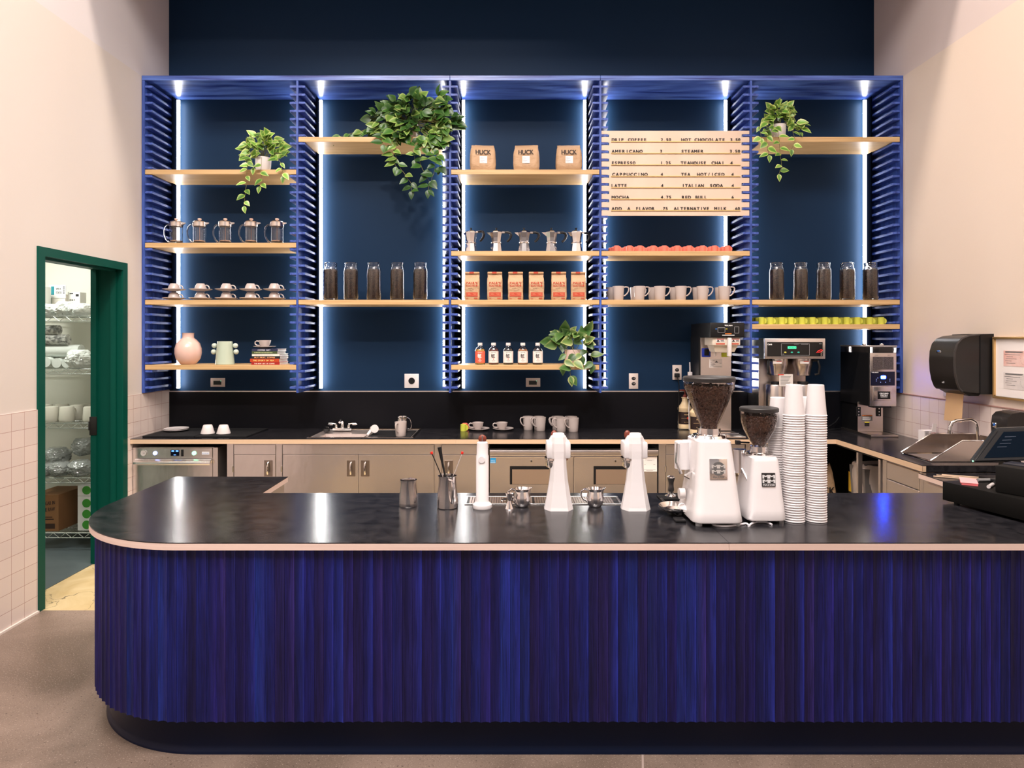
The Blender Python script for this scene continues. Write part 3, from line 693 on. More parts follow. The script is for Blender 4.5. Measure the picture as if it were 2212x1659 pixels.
# hand sink with splash guards
t = thing('hand_sink', 'small steel hand sink with two sloping splash guards on the worktop', 'sink', (0, 0, ZB))
mb = MB(); x0, x1, y0, y1 = HSX-.012, 3.045, HS0-.02, HS1+.016
frame(mb, x0, x1, y0, y1, .020, 0, .006); obj('rim', mb, CHROME, t)
mb = MB(); b0, b1, c0, c1, zz = x0+.02, x1-.02, y0+.02, y1-.02, -.14
mb.add([(b0,c0,.002),(b1,c0,.002),(b1,c1,.002),(b0,c1,.002),(b0+.02,c0+.01,zz),(b1-.10,c0+.01,zz),(b1-.10,c1-.01,zz),(b0+.02,c1-.01,zz),(b1-.09,c0+.005,.0),(b1-.09,c1-.005,.0)], [(0,1,8,5,4),(0,4,7,3),(2,3,7,6,9),(4,5,6,7),(5,8,9,6),(8,1,2,9)])
obj('basin', mb, M('steel_satin', ()), t)
STD = M('steel_dark_polish', (.64, .57, .52), .2, 1)
for yy in (y0-.001, y1-.004):
    g = obj('splash_guard', MB().prism([(x0, .004), (x0, .010), (2.768, .131), (x1, .131), (x1, .004)], 'y', yy, yy+.004), STD, t)
    obj('guard_edge', MB().tube([(x0, yy+.002, .010), (2.768, yy+.002, .131), (x1, yy+.002, .131)], .0035, 6), CHROME, g)
obj('back_guard', MB().box(x1, x1+.004, y0-.001, y1, .0, .131), STD, t)
t = thing('gooseneck_faucet', 'chrome angled faucet rising over the hand sink', 'faucet', (2.975, 4.19, ZB+.006))
obj('spout', MB().cyl((0, 0, -.006), (0, 0, .02), .022, .018, 14).tube([(0,0,0),(-.002,0,.12),(-.006,0,.19),(-.018,0,.222),(-.045,0,.236),(-.09,0,.234),(-.14,0,.228),(-.168,0,.216),(-.178,0,.190),(-.180,0,.165)], .0105, 12).cyl((-.180,0,.168), (-.180,0,.145), .0135, .0135, 12), CHROME, t)
# ================================================================ THINGS ON THE SHELVES
SD = DF + .075                              # usual depth of the front row
def sh(b, k): return SHELF[(b, k)]
ORD = ['first', 'second', 'third', 'fourth', 'fifth', 'sixth', 'seventh', 'eighth', 'ninth', 'tenth', 'eleventh', 'twelfth']
# French press
t = thing('french_press', 'x', 'French press', group='French presses on the plywood shelf')
obj('glass_beaker', MB().lathe([(0, .010), (.044, .010), (.047, .014), (.047, .152), (.0455, .152), (.0455, .016), (.043, .0125), (0, .0125)], 32), GLASS, t)
obj('foot', MB().lathe([(0, 0), (.049, 0), (.050, .004), (.050, .012), (.0475, .015), (.0475, .010), (0, .009)], 32), M('clear_base', (.9, .88, .86), .05, trans=1, ior=1.4), t)
ST2 = M('steel_warm_satin', (.78, .70, .65), .25, 1)
obj('collar', MB().lathe([(.0475, .138), (.0505, .138), (.0505, .170), (.0475, .170)], 32).box(-.052, -.044, -.010, .010, .14, .165), ST2, t)
obj('lid', MB().lathe([(.0505, .166), (.0505, .172), (.044, .179), (.012, .182), (0, .182)], 32).loft([[(.044, -.016, .150), (.044, .016, .150), (.044, .016, .171), (.044, -.016, .171)], [(.074, -.003, .163), (.074, .003, .163), (.074, .003, .170), (.074, -.003, .170)]]), ST2, t)
obj('knob', MB().lathe([(0, .181), (.006, .183), (.008, .188), (.015, .194), (.015, .199), (.011, .202), (0, .203)], 20), M('knob_pale_wood', (.72, .50, .40), .4), t)
obj('plunger', MB().cyl((0, 0, .022), (0, 0, .18), .0022, .0022, 8).lathe([(0, .018), (.043, .018), (.044, .021), (.043, .026), (0, .026)], 32), M('plunger_copper', (.62, .38, .26), .3, 1), t)
obj('handle', MB().tube([(-.049, 0, .150), (-.070, 0, .152), (-.088, 0, .135), (-.096, 0, .105), (-.094, 0, .070), (-.082, 0, .038), (-.064, 0, .018), (-.047, 0, .012)], .0058, 10), M('acrylic_handle', (.93, .90, .88), .04, trans=1, ior=1.45), t)
P = Proto(t)
for i, x in enumerate((381, 431.3, 486.8, 542.7, 598.4)):
    P.put((PX(x, SD), SD, sh(0, 19)), label=f'clear French press with steel lid, {ORD[i]} of five counting from the green door side', rz=(0, .03, -.02, .0, .04)[i])
# inverted cups and saucers
SAU = [(0, 0), (.030, 0), (.034, .004), (.070, .011), (.086, .017), (.086, .0195), (.070, .0145), (.034, .008), (0, .006)]
def inv_cup(mat=CREAM, nm='cappuccino_cup'):
    t = thing(nm, 'x', 'cup', group='stacked cappuccino cups')
    obj('cup_body', MB().lathe([(.0435, .0), (.046, .0005), (.0465, .003), (.044, .018), (.037, .040), (.030, .050), (.028, .0545), (.0265, .0545), (.0265, .051), (0, .051)], 32).lathe([(.0435, 0), (.0425, .018), (.035, .040), (.026, .048), (0, .0485)], 32), mat, t)
    obj('handle', MB().tube([(.036, 0, .040), (.052, 0, .041), (.066, 0, .032), (.073, 0, .018), (.069, 0, .006), (.058, 0, .005), (.045, 0, .012)], .0048, 8), mat, t)
    return t
def saucer(): return tag(obj('saucer', MB().lathe(SAU, 40), CREAM), 'x', 'saucer', 'saucers under stacked cups')
C0, S0 = inv_cup(), saucer()
CP, SP = Proto(C0), Proto(S0)
ztop = sh(0, 26)
for i, x in enumerate((376, 433.5, 489, 541.5, 592.8)):
    D = SD + .012; X = PX(x, D); r = random.uniform(-.15, .15)
    for lv in (0, 1):
        z0 = ztop + lv*(.0615 + .0085)
        nm = ('lower', 'upper')[lv]
        SP.put((X, D, z0), 0, f'taupe saucer, {nm} one of the {ORD[i]} cup tower from the green door')
        CP.put((X, D, z0+.0085), r, f'upturned taupe cup, {nm} one of the {ORD[i]} cup tower from the green door')
# vases and books
D = SD + .045
o = obj('pink_vase', MB().lathe([(0, 0), (.052, 0), (.060, .004), (.090, .045), (.100, .090), (.099, .125), (.086, .168), (.060, .198), (.046, .208), (.043, .215), (.044, .246), (.047, .250), (.044, .249), (.040, .215), (0, .20)], 48), M('blush_ceramic', (.70, .475, .41), .22, var=((.66, .44, .375), (5, 5, 5), 3, .3)))
o.location = (PX(406.5, D), D, sh(0, 34)); tag(o, 'round blush pink vase with short neck beside the lit strip', 'vase')
D = SD + .02
SAGE = M('sage_ceramic', (.42, .49, .39), .2)
t = thing('knobbed_vase', 'sage green tapered vase with round knobs on both sides', 'vase', (PX(485.8, D), D, sh(0, 34)))
obj('vase_body', MB().lathe([(0, 0), (.070, 0), (.073, .003), (.056, .184), (.053, .184), (.050, .17), (0, .02)], 40), SAGE, t)
for sx_ in (-1, 1):
    for zz, dx in ((.149, .083), (.100, .089)): obj('knob', MB().sphere((sx_*dx, 0, zz), .0205, 16, 12), M('sage_ceramic_pale', (.50, .57, .49), .2), t)
bk = [('red_book', (.30, .012, .012), .0215, 543, 604, 'THE NEW ART OF COFFEE', (.8, .7, .6), 'crimson hardback lying at the bottom of the book pile'),
      ('rust_book', (.42, .045, .010), .0265, 540, 603, 'THE STORY OF TEA', (.85, .75, .25), 'rust red hardback about tea, second from the bottom of the pile'),
      ('black_book', (.010, .010, .012), .0205, 543.5, 605, 'BUT FIRST, COFFEE', (.9, .45, .2), 'black spined book in the middle of the pile'),
      ('white_book', (.72, .66, .60), .0165, 544, 603.5, '', (.5, .4, .35), 'thin white book under the green one in the pile'),
      ('green_book', (.05, .075, .025), .021, 544, 599, '', (.45, .5, .25), 'dark olive green book under the navy one in the pile'),
      ('navy_book', (.018, .022, .06), .020, 544, 600, 'COFFEE ART', (.85, .85, .85), 'navy book with white spine lettering topmost in the pile')]
zz = sh(0, 34)
for nm, c, h, a, b_, s, tc_, lab in bk:
    Y = DF + .015; x0, x1 = PX(a, Y), PX(b_, Y); w = (x1-x0)/2; dp = .20
    t = thing('book', lab, 'book', ((x0+x1)/2, Y, zz), random.uniform(-.01, .01), 'books piled on the shelf')
    cm = M(nm, c, .45)
    obj('cover', MB().box(-w, w, 0, dp, 0, .0022).box(-w, w, 0, dp, h-.0024, h-.0002).box(-w, w, 0, .003, .002, h-.002), cm, t)
    obj('pages', MB().box(-w+.004, w-.003, .003, dp-.004, .0024, h-.0026), M('book_paper', (.78, .72, .66), .8), t)
    k = .55 if len(s) < 14 else .8
    tm = MB(); text(tm, s, (-w*k, -.0006, h*.26), XU, ZU, 2*w*k*.9, h*.44, bold=.0003) if s else [tm.box(-w*.8+q_*.012, -w*.8+q_*.012+.0085, -.0006, -.0002, h*.35, h*.65) for q_ in range(12)]
    obj('spine_lettering', tm, M(nm+'_ink', tc_, .5), t)
    zz += h
# cup and saucer on the books
def up_cup(mat=CREAM):
    t = thing('cappuccino_cup', 'x', 'cup')
    obj('cup_body', MB().lathe([(0, .0), (.026, 0), (.027, .003), (.030, .010), (.041, .030), (.0475, .056), (.0475, .0575), (.045, .0575), (.039, .032), (.026, .010), (0, .008)], 32), mat, t)
    obj('handle', MB().tube([(-.043, 0, .047), (-.060, 0, .052), (-.073, 0, .044), (-.074, 0, .030), (-.062, 0, .018), (-.046, 0, .017), (-.034, 0, .018)], .0048, 8), mat, t)
    return t
UP = up_cup(); UC = Proto(UP)
BX_ = PX(572.5, DF+.1)
UC.put((BX_, DF+.095, zz+.0085), .15, 'taupe cup standing on the pile of books', None)
SP.put((BX_, DF+.095, zz), 0, 'taupe saucer lying on top of the pile of books', 'loose taupe saucers')
# bean jars
BEANM = M('coffee_beans_in_jar', (.010, .004, .002), .3, var=((.055, .023, .010), (150, 150, 110), 1, .12), bump=((170, 170, 120), 1, .004))
t = thing('bean_jar', 'x', 'jar', group='glass jars of coffee beans')
jar = [(0, .004), (.048, .002), (.054, .006), (.056, .014), (.056, .232), (.053, .246), (.047, .256), (.047, .262), (.0495, .264), (.047, .268), (.0495, .273), (.047, .278), (.0495, .284), (.049, .294), (.0455, .296), (.0445, .290), (.0445, .258), (.0515, .240), (.0535, .228), (.0535, .016), (.050, .009), (0, .009)]
obj('glass_jar', MB().lathe(jar, 40), GLASS, t)
obj('coffee_beans', MB().lathe([(0, .0095), (.048, .010), (.0525, .018), (.0525, .226), (.049, .240), (.03, .246), (0, .247)], 40), BEANM, t)['kind'] = 'stuff'
P = Proto(t)
for j, (b, xs) in enumerate(((1, (714.6, 758.4, 807.7, 858, 907.5)), (4, (1677.8, 1728.9, 1778.9, 1829.7, 1880.6)))):
    for i, x in enumerate(xs):
        P.put((PX(x, SD-.01), SD-.01, sh(b, 26)), rz=i*.7, group='bean jars in the ' + ('second bay' if b == 1 else 'bay above the yellow cups'),
              label=f'glass jar of coffee beans, {ORD[i]} of five ' + ('below the big trailing plant' if b == 1 else 'above the yellow cups'))
# kraft bags
KRAFT = M('kraft_paper', (.41, .255, .14), .6, var=((.50, .325, .19), (14, 14, 14), 5, .3), bump=((22, 22, 22), 1, .012))
def bag_rings(sec, n=28, seed=0, amp=.002, hx=.0):
    rg = random.Random(seed); R = []
    for (w, d, z, y0) in sec:
        ring = []
        for i in range(n):
            a = 2*PI*i/n; c, s_ = math.cos(a), math.sin(a)
            e = .32
            x = math.copysign(abs(c)**e, c)*w/2; y = math.copysign(abs(s_)**e, s_)*d/2
            j = amp if 0 < z < 10 else 0
            ring.append((x + rg.uniform(-j, j), y + y0 + rg.uniform(-j, j), z + rg.uniform(-j, j)*(z > .01)))
        R.append(ring)
    return R
def big_bag(i):
    t = thing('coffee_bag', 'x', 'bag of coffee', group='large kraft coffee bags with dark block lettering')
    sec = [(.186, .100, 0, 0), (.196, .112, .010, 0), (.204, .118, .05, 0), (.204, .116, .09, 0), (.200, .108, .13, 0), (.194, .092, .155, .002), (.186, .070, .180, .008), (.180, .040, .197, .016), (.182, .014, .213, .022)]
    obj('bag_body', MB().loft(bag_rings(sec, seed=i, amp=.0022), smooth=True), KRAFT, t, sharp=50)
    obj('lettering', text(MB(), 'HUCK', (-.058, -.0605, .124), XU, (0, .42, 1), .116, .042, gap=.13, bold=.0018), M('huck_ink', (.035, .020, .014), .6), t)
    mb = MB(); text(mb, 'COFFEE ROASTERS', (-.055, -.0610, .1155), XU, (0, .1, 1), .11, .005); obj('small_print', mb, M('huck_ink', ()), t)
    l = obj('white_label', MB().box(-.028, .030, -.0615, -.0600, .052, .108), PAPERW, t)
    mb = MB()
    for k, (a, b_) in enumerate(((.0, .3), (.0, .55), (.0, .35), (.0, .7), (.0, .5), (0, .62))): mb.box(-.024, -.024 + .05*b_, -.0619, -.0615, .099-k*.0085, .1008-k*.0085)
    obj('printed_lines', mb, M('ink_grey', ()), l)
    return t
for i, x in enumerate((1043, 1137, 1228.5)):
    o = big_bag(i); o.location = (PX(x, SD), SD, sh(2, 10)); o.rotation_euler = (0, 0, (.10, -.08, -.03)[i])
    o['label'] = f'large kraft bag lettered HUCK, ' + ('near the big trailing plant', 'the middle one of three', 'near the menu board')[i]
# moka pots
def octa(r, z, rot=PI/8, cx=0): return [(cx + r*math.cos(rot + i*PI/4), r*math.sin(rot + i*PI/4), z) for i in range(8)]
ALU = M('polished_aluminium', (.80, .78, .78), .16, 1)
t = thing('moka_pot', 'x', 'moka pot', group='moka pots')
obj('boiler', MB().loft([octa(.0475, 0), octa(.0485, .004), octa(.0385, .070)]), ALU, t)
obj('collar', MB().lathe([(.038, .068), (.042, .070), (.042, .078), (.038, .080)], 32), ALU, t)
obj('jug', MB().loft([octa(.0370, .078), octa(.0415, .112), octa(.0500, .152)]).add([(-.036, -.012, .120), (-.036, .012, .120), (-.046, -.016, .154), (-.046, .016, .154), (-.078, 0, .156)], [(0, 1, 4), (0, 4, 2), (1, 3, 4), (2, 4, 3)]), ALU, t)
obj('lid', MB().loft([octa(.0510, .152), octa(.0505, .156), octa(.036, .166), octa(.008, .172)]), ALU, t)
obj('knob', MB().lathe([(0, .170), (.005, .172), (.005, .177), (.0085, .184), (.008, .191), (0, .192)], 16), BLACKP, t)
obj('handle_bracket', MB().box(.046, .078, -.007, .007, .148, .162, .002, 1), ALU, t)
obj('handle', MB().tube([(.068, 0, .155), (.090, 0, .157), (.110, 0, .150), (.118, 0, .132), (.112, 0, .110), (.098, 0, .092), (.084, 0, .082)], [.009, .010, .011, .0115, .010, .009, .0085], 10), BLACKP, t)
P = Proto(t)
for i, x in enumerate((1017.5, 1072, 1132, 1191, 1244.5)):
    P.put((PX(x, SD), SD, sh(2, 20)), rz=(-.5, -.12, .0, .08, .35)[i], label=f'faceted aluminium moka pot with black handle, {ORD[i]} of five from the French press side')
# six printed bags
RED = M('rust_print', (.42, .045, .018), .6)
def small_bag(i):
    t = thing('coffee_pouch', 'x', 'bag of coffee', group='small kraft pouches with rust red print')
    w = .118
    sec = [(w*.96, .062, 0, 0), (w, .070, .008, 0), (w*1.03, .074, .03, 0), (w*1.0, .066, .058, 0), (w*1.02, .072, .10, 0), (w*1.02, .068, .14, 0), (w*1.0, .052, .165, .004), (w*.97, .026, .185, .012), (w*.97, .012, .200, .016), (w*.97, .010, .214, .014)]
    obj('bag_body', MB().loft(bag_rings(sec, seed=20+i, amp=.0016), smooth=True), KRAFT, t, sharp=50)
    obj('rolled_top', MB().box(-w*.49, w*.49, -.002, .026, .209, .224, .004), M('kraft_paper_fold', (.52, .31, .16), .6), t)
    obj('tin_tie', MB().box(-.022, .014, -.0035, -.0015, .209, .2235, .001, 1), RED, t)
    obj('brand_lettering', text(MB(), "PAUL'S", (-.044, -.0375, .124), XU, ZU, .088, .017, bold=.0010), RED, t)
    mb = MB(); text(mb, 'ROASTERS', (-.044, -.0382, .104), XU, ZU, .072, .016, bold=.0005); mb.cyl((.038, -.0384, .112), (.038, -.0378, .112), .007, .007, 16)
    obj('roaster_lettering', mb, RED, t)
    rg = random.Random(50+i); mb = MB()
    for row in range(2 if i < 3 else 1):
        xx = -.030 + rg.uniform(-.006, .006) + row*.016; pts = []
        for k in range(rg.randint(9, 14)): pts.append((xx + k*.0035, -.0378, .088 - row*.012 + rg.uniform(-.004, .004) + k*.0003))
        mb.tube(pts, .0006, 4)
    obj('handwriting', mb, INK, t)
    l = obj('red_label', MB().box(-.046, .046, -.0392, -.0380, .026, .060), RED, t)
    mb = MB(); frame_ = (-.041, .041, .031, .055)
    for a, b_, c, d in ((-.041, .041, .031, .0316), (-.041, .041, .0544, .055), (-.041, -.0404, .031, .055), (.0404, .041, .031, .055), (-.033, -.012, .046, .0475), (.008, .034, .046, .0475), (-.033, -.004, .040, .0412), (.016, .034, .040, .0412)): mb.box(a, b_, -.0396, -.0392, c, d)
    obj('label_lines', mb, M('label_line_kraft', (.70, .40, .22), .6), l)
    mb = MB(); mb.box(.018, .044, -.0368, -.0364, .014, .018).box(.018, .044, -.0368, -.0364, .007, .011); mb.box(-.044, -.030, -.0368, -.0364, .008, .011)
    obj('small_print', mb, RED, t)
    return t
for i, x in enumerate((1019.8, 1069, 1113.8, 1158.5, 1207.2, 1249.5)):
    o = small_bag(i); o.location = (PX(x, SD-.02), SD-.02, sh(2, 26)); o.rotation_euler = (0, 0, (0, .05, -.03, .04, -.03, -.06)[i])
    o['label'] = f'small kraft coffee pouch with rust lettering, {ORD[i]} of six counting away from the French presses'
# syrup bottles
def bottle(i, liq, lab, ink):
    t = thing('syrup_bottle', 'x', 'bottle', group='syrup bottles on the lowest middle shelf')
    obj('glass_body', MB().lathe([(0, .001), (.036, 0), (.0395, .004), (.040, .010), (.040, .108), (.037, .122), (.028, .134), (.018, .141), (.0155, .146), (.0155, .156), (.0135, .156), (.0135, .145), (.0165, .139), (.027, .131), (.0355, .119), (.0385, .106), (.0385, .010), (.035, .004), (0, .004)], 32), GLASS, t)
    obj('syrup', MB().lathe([(0, .0045), (.035, .0048), (.038, .010), (.038, .106), (.0350, .118), (.032, .122), (0, .122)], 32), M('syrup_%d' % i, liq, .15, coat=.5), t)
    obj('cap', MB().lathe([(.0165, .150), (.0185, .151), (.0185, .170), (.017, .172), (0, .172)], 24), WHITEP, t)
    l = obj('label', MB().lathe([(.0405, .016), (.0405, .106)], 24, a0=-PI*.92, a1=-PI*.08), lab, t)
    mb = MB(); Y = -.0408
    for k in range(5): mb.box(-.017+k*.0052, -.017+k*.0052+.0036, Y-.0006, Y+.002, .062, .076)
    mb.prism([(-.018, .077), (-.007, .077), (-.0125, .088)], 'y', Y-.0006, Y+.002); mb.box(-.005, .010, Y-.0006, Y+.002, .078, .083); mb.box(-.014, .012, Y-.0006, Y+.002, .055, .0585)
    for a, b_, zz in ((-.018, .018, .096), (-.014, .014, .033), (-.009, .009, .028)): mb.box(a, b_, Y+.0002, Y+.004, zz, zz+.0016)
    obj('label_print', mb, ink, l)
    obj('label_dot', MB().cyl((0, Y-.0006, .045), (0, Y+.002, .045), .004, .004, 12), WINK if i == 0 else REDINK, l)
    return t
LBW = M('label_cream', (.78, .68, .64), .6)
for i, (x, liq, lb, ink, s) in enumerate(((1037.2, (.62, .30, .03), M('label_coral', (.80, .115, .065), .6), WINK, 'amber syrup bottle with a coral label'),
        (1066.2, (.13, .012, .008), LBW, INK, 'dark red syrup bottle with cream label, beside the coral labelled one'),
        (1097.9, (.010, .004, .004), LBW, INK, 'near black syrup bottle with cream label, the middle one of five'),
        (1129.4, (.42, .16, .05), LBW, INK, 'light brown syrup bottle with cream label'),
        (1161.6, (.030, .010, .010), LBW, INK, 'dark syrup bottle with cream label, closest of the five to the potted pothos'))):
    o = bottle(i, liq, lb, ink); o.location = (PX(x, SD-.01), SD-.01, sh(2, 34)); o['label'] = s
# small cups
def small_cup(nm, mat, r, h, rh):
    t = thing(nm, 'x', 'cup')
    obj('cup_body', MB().lathe([(r-.003, 0), (r, .0005), (r+.0004, h*.4), (r-.0005, h-.006), (r-.005, h-.001), (r-.010, h), (0, h)], 24), mat, t)
    mb = MB().prism([(r-.003 + (rh)*math.sin(PI*k/10), h*.46 - rh*1.15*math.cos(PI*k/10)) for k in range(11)], 'y', -.0045, .0045, True)
    obj('handle', mb, mat, t)
    return t
CORAL = M('coral_glaze', (.82, .185, .125), .42)
LIME = M('yellow_green_glaze', (.56, .58, .07), .42)
P = Proto(small_cup('espresso_cup', CORAL, .0235, .0515, .019)); P.r['group'] = 'coral espresso cups'
rows3 = ['front row', 'middle row', 'back row']
for i, x in enumerate((1332.5, 1359, 1382.8, 1411, 1435.5, 1463.2, 1488, 1517, 1543.4, 1571)):
    X0 = PX(x, SD)
    for r in range(3):
        D = SD + r*.062
        P.put((X0 - r*.012 + random.uniform(-.003, .003), D, sh(3, 20)), random.uniform(-.25, .1), f'upturned coral espresso cup, {ORD[i]} in the {rows3[r]} from the French press side', 'coral espresso cups')
P = Proto(small_cup('yellow_espresso_cup', LIME, .0245, .0575, .0195)); P.r['group'] = 'yellow espresso cups'
for i, x in enumerate((1644, 1663.6, 1688, 1708.5, 1732.3, 1755.5, 1781.6, 1804.5, 1828.6, 1852.6, 1879, 1903.5)):
    X0 = PX(x, SD)
    for r in range(3):
        D = SD + r*.062
        P.put((X0 - r*.010 + random.uniform(-.003, .003), D, sh(4, 29)), random.uniform(-.25, .1), f'upturned yellow espresso cup, {ORD[i]} in the {rows3[r]} from the menu board side', 'yellow espresso cups')
# mugs
def mug(mat):
    t = thing('mug', 'x', 'mug')
    obj('mug_body', MB().lathe([(0, 0), (.036, 0), (.038, .003), (.0405, .04), (.0455, .108), (.0455, .110), (.043, .110), (.038, .04), (.034, .006), (0, .006)], 36), mat, t)
    obj('handle', MB().tube([(.043, 0, .102), (.060, 0, .105), (.076, 0, .103), (.083, 0, .092), (.080, 0, .072), (.068, 0, .052), (.052, 0, .038), (.039, 0, .034)], .0052, 8), mat, t)
    return t
MP = Proto(mug(CREAM))
for i, x in enumerate((1335.8, 1381, 1425.4, 1470.6, 1517.6, 1564.5)):
    for r in range(2):
        D = SD - .01 + r*.125
        MP.put((PX(x, SD-.01) + (-.006, .024, .008, .018, .030, .040)[i]*r - r*.03, D, sh(3, 26)), .05 - r*.1, f'tall taupe mug, {ORD[i]} in the {("front row", "back row")[r]} from the moka pot side', 'taupe mugs on the shelf')
# ---------------------------------------------------------------- plants
def leaf(mb, p, d, up, L, wd, c0, c1, fold=.22, curl=.25):
    """an ovate leaf from stalk point p along d; centre colour c0, margin colour c1"""
    p = Vector(p); d = Vector(d).normalized(); s_ = d.cross(Vector(up)); s_ = s_.normalized() if s_.length > 1e-3 else d.orthogonal().normalized(); u = s_.cross(d)
    st = [(0, 0), (.16, .36), (.36, .5), (.58, .42), (.80, .22), (1, 0)]
    vs, cs = [], []
    for t_, w_ in st:
        dz = -curl*L*t_*t_; q = p + d*(L*t_) + u*dz
        for k in (-1, -.5, 0, .5, 1):
            vs.append(q + s_*(k*w_*wd) + u*(abs(k)*w_*wd*fold)); f = 1 if abs(k) == 1 else (.12 if abs(k) == .5 else 0)
            if t_ in (0, 1): f = .6
            cs.append(tuple(a*(1-f) + b*f for a, b in zip(c0, c1)))
    fs = [(j*5+i, j*5+i+1, (j+1)*5+i+1, (j+1)*5+i) for j in range(5) for i in range(4)]
    mb.add(vs, fs, True); mb.c += cs
LEAFM = attr_mat('leaf_variegated', .38, .5)
STEM = M('vine_stem', (.16, .15, .04), .6)
def plant(label, loc, pot, pot_mat, clump, vines, seed, tones, leafL, name='trailing_plant', dist=1.0, facing=-.5, ribs=False):
    """clump = list of (px, py, depth, spread, count); vines = list of [(px, py, depth), ...]"""
    rg = random.Random(seed); t = thing(name, label, 'potted plant', loc); L0 = Vector(loc)
    r, h = pot
    pm = MB().lathe([(0, 0), (r*.86, 0), (r*.90, .004), (r, h-.006), (r, h), (r-.006, h), (r-.008, h*.8), (0, h*.8)], 40)
    obj('pot', pm, pot_mat, t)
    obj('soil', MB().lathe([(0, h*.86), (r-.008, h*.84)], 24), M('potting_soil', (.02, .012, .008), .9), t)
    fo = MB(); fo.c = []; st = MB(); top = L0 + Vector((0, 0, h*.86))
    for (px_, py_, D, sprx, sprz, n) in clump:
        c = W(px_, py_, D)
        for i in range(n):
            a = rg.uniform(0, 2*PI); b_ = rg.uniform(0, 1)**.5; q = c + Vector((math.cos(a)*b_*sprx, rg.uniform(-.5, .35)*max(sprx, sprz)*.8, math.sin(a)*b_*sprz))
            q.y = min(q.y, DF-.03) if min(abs(q.x-v_) for v_ in DIV) < .13 else q.y
            out = q - top; out.z *= .35; out.y -= .04
            d = out.normalized()*.8 + Vector((rg.uniform(-.8, .8), rg.uniform(-.45, .15), rg.uniform(-.9, .45)))
            c0, c1 = rg.choice(tones); k = rg.uniform(.8, 1.2); Ls = leafL*rg.uniform(.75, 1.2)
            leaf(fo, q - L0, d, (rg.uniform(-.5, .5), -1.0, rg.uniform(-.1, .8)), Ls, Ls*rg.uniform(.62, .8), tuple(v*k for v in c0), tuple(v*k for v in c1))
            if i % 3 == 0:
                m = (top*.5 + q*.5) + Vector((0, 0, .03)); st.tube([top - L0 + Vector((rg.uniform(-.02, .02), rg.uniform(-.02, .02), 0)), m - L0, q - L0], .0014, 5)
    for v in vines:
        pts = [W(*p) - L0 for p in v]; den = []
        for a, b_ in zip(pts, pts[1:]):
            for k in range(4): den.append(a.lerp(b_, k/4) + Vector((rg.uniform(-.003, .003), rg.uniform(-.004, .004), 0)))
        den.append(pts[-1]); st.tube(den, .0016, 5)
        s = 0; sd = 1; acc = 0
        for a, b_ in zip(den, den[1:]):
            acc += (b_-a).length
            if acc > leafL*.55*dist:
                acc = 0; sd = -sd; c0, c1 = rg.choice(tones); k = rg.uniform(.85, 1.2); Ls = leafL*rg.uniform(.7, 1.1)
                d = Vector((sd*rg.uniform(.5, 1.0), rg.uniform(-.7, -.1), rg.uniform(-.8, .15)))
                leaf(fo, b_, d, (rg.uniform(-.3, .3), -1, rg.uniform(.3, .9)), Ls, Ls*rg.uniform(.58, .75), tuple(v*k for v in c0), tuple(v*k for v in c1))
        c0, c1 = rg.choice(tones); leaf(fo, pts[-1], (rg.uniform(-.3, .3), -.3, -1), (0, -1, .2), leafL*.8, leafL*.5, c0, c1)
    f_ = obj('foliage', fo, LEAFM, t); obj('vine_stems', st, STEM, t)
    return t
VAR = [((.10, .26, .025), (.62, .68, .22)), ((.07, .20, .02), (.52, .62, .16)), ((.16, .36, .04), (.70, .72, .30)), ((.05, .15, .02), (.36, .50, .10))]
GRN = [((.022, .078, .010), (.06, .14, .022)), ((.036, .11, .016), (.13, .23, .05)), ((.012, .045, .008), (.035, .09, .018)), ((.10, .20, .03), (.32, .40, .12)), ((.016, .06, .009), (.05, .12, .02))]
POTW = M('matte_white_pot', (.68, .63, .61), .5)
D = SD
plant('small variegated vine in a white pot, trailing in the bay beside the green door', (PX(568.5, D), D, sh(0, 10)), (.062, .108), POTW,
      [(553, 318, D-.02, .085, .045, 26), (592, 318, D-.02, .085, .05, 28), (572, 300, D, .07, .035, 14), (600, 335, D-.05, .06, .03, 6), (545, 340, D-.04, .07, .02, 5)],
      [[(548, 335, D-.07), (535, 350, D-.13), (532, 380, D-.14), (531, 410, D-.14), (529, 425, D-.14), (527, 445, D-.14)], [(565, 340, D-.08), (563, 372, D-.13), (568, 392, D-.13), (561, 402, D-.13)],
       [(596, 335, D-.06), (606, 352, D-.10), (610, 368, D-.11), (612, 380, D-.12)], [(540, 330, D-.06), (528, 338, D-.09), (536, 355, D-.11), (548, 362, D-.11)]], 3, VAR, .074)
D = SD + .02
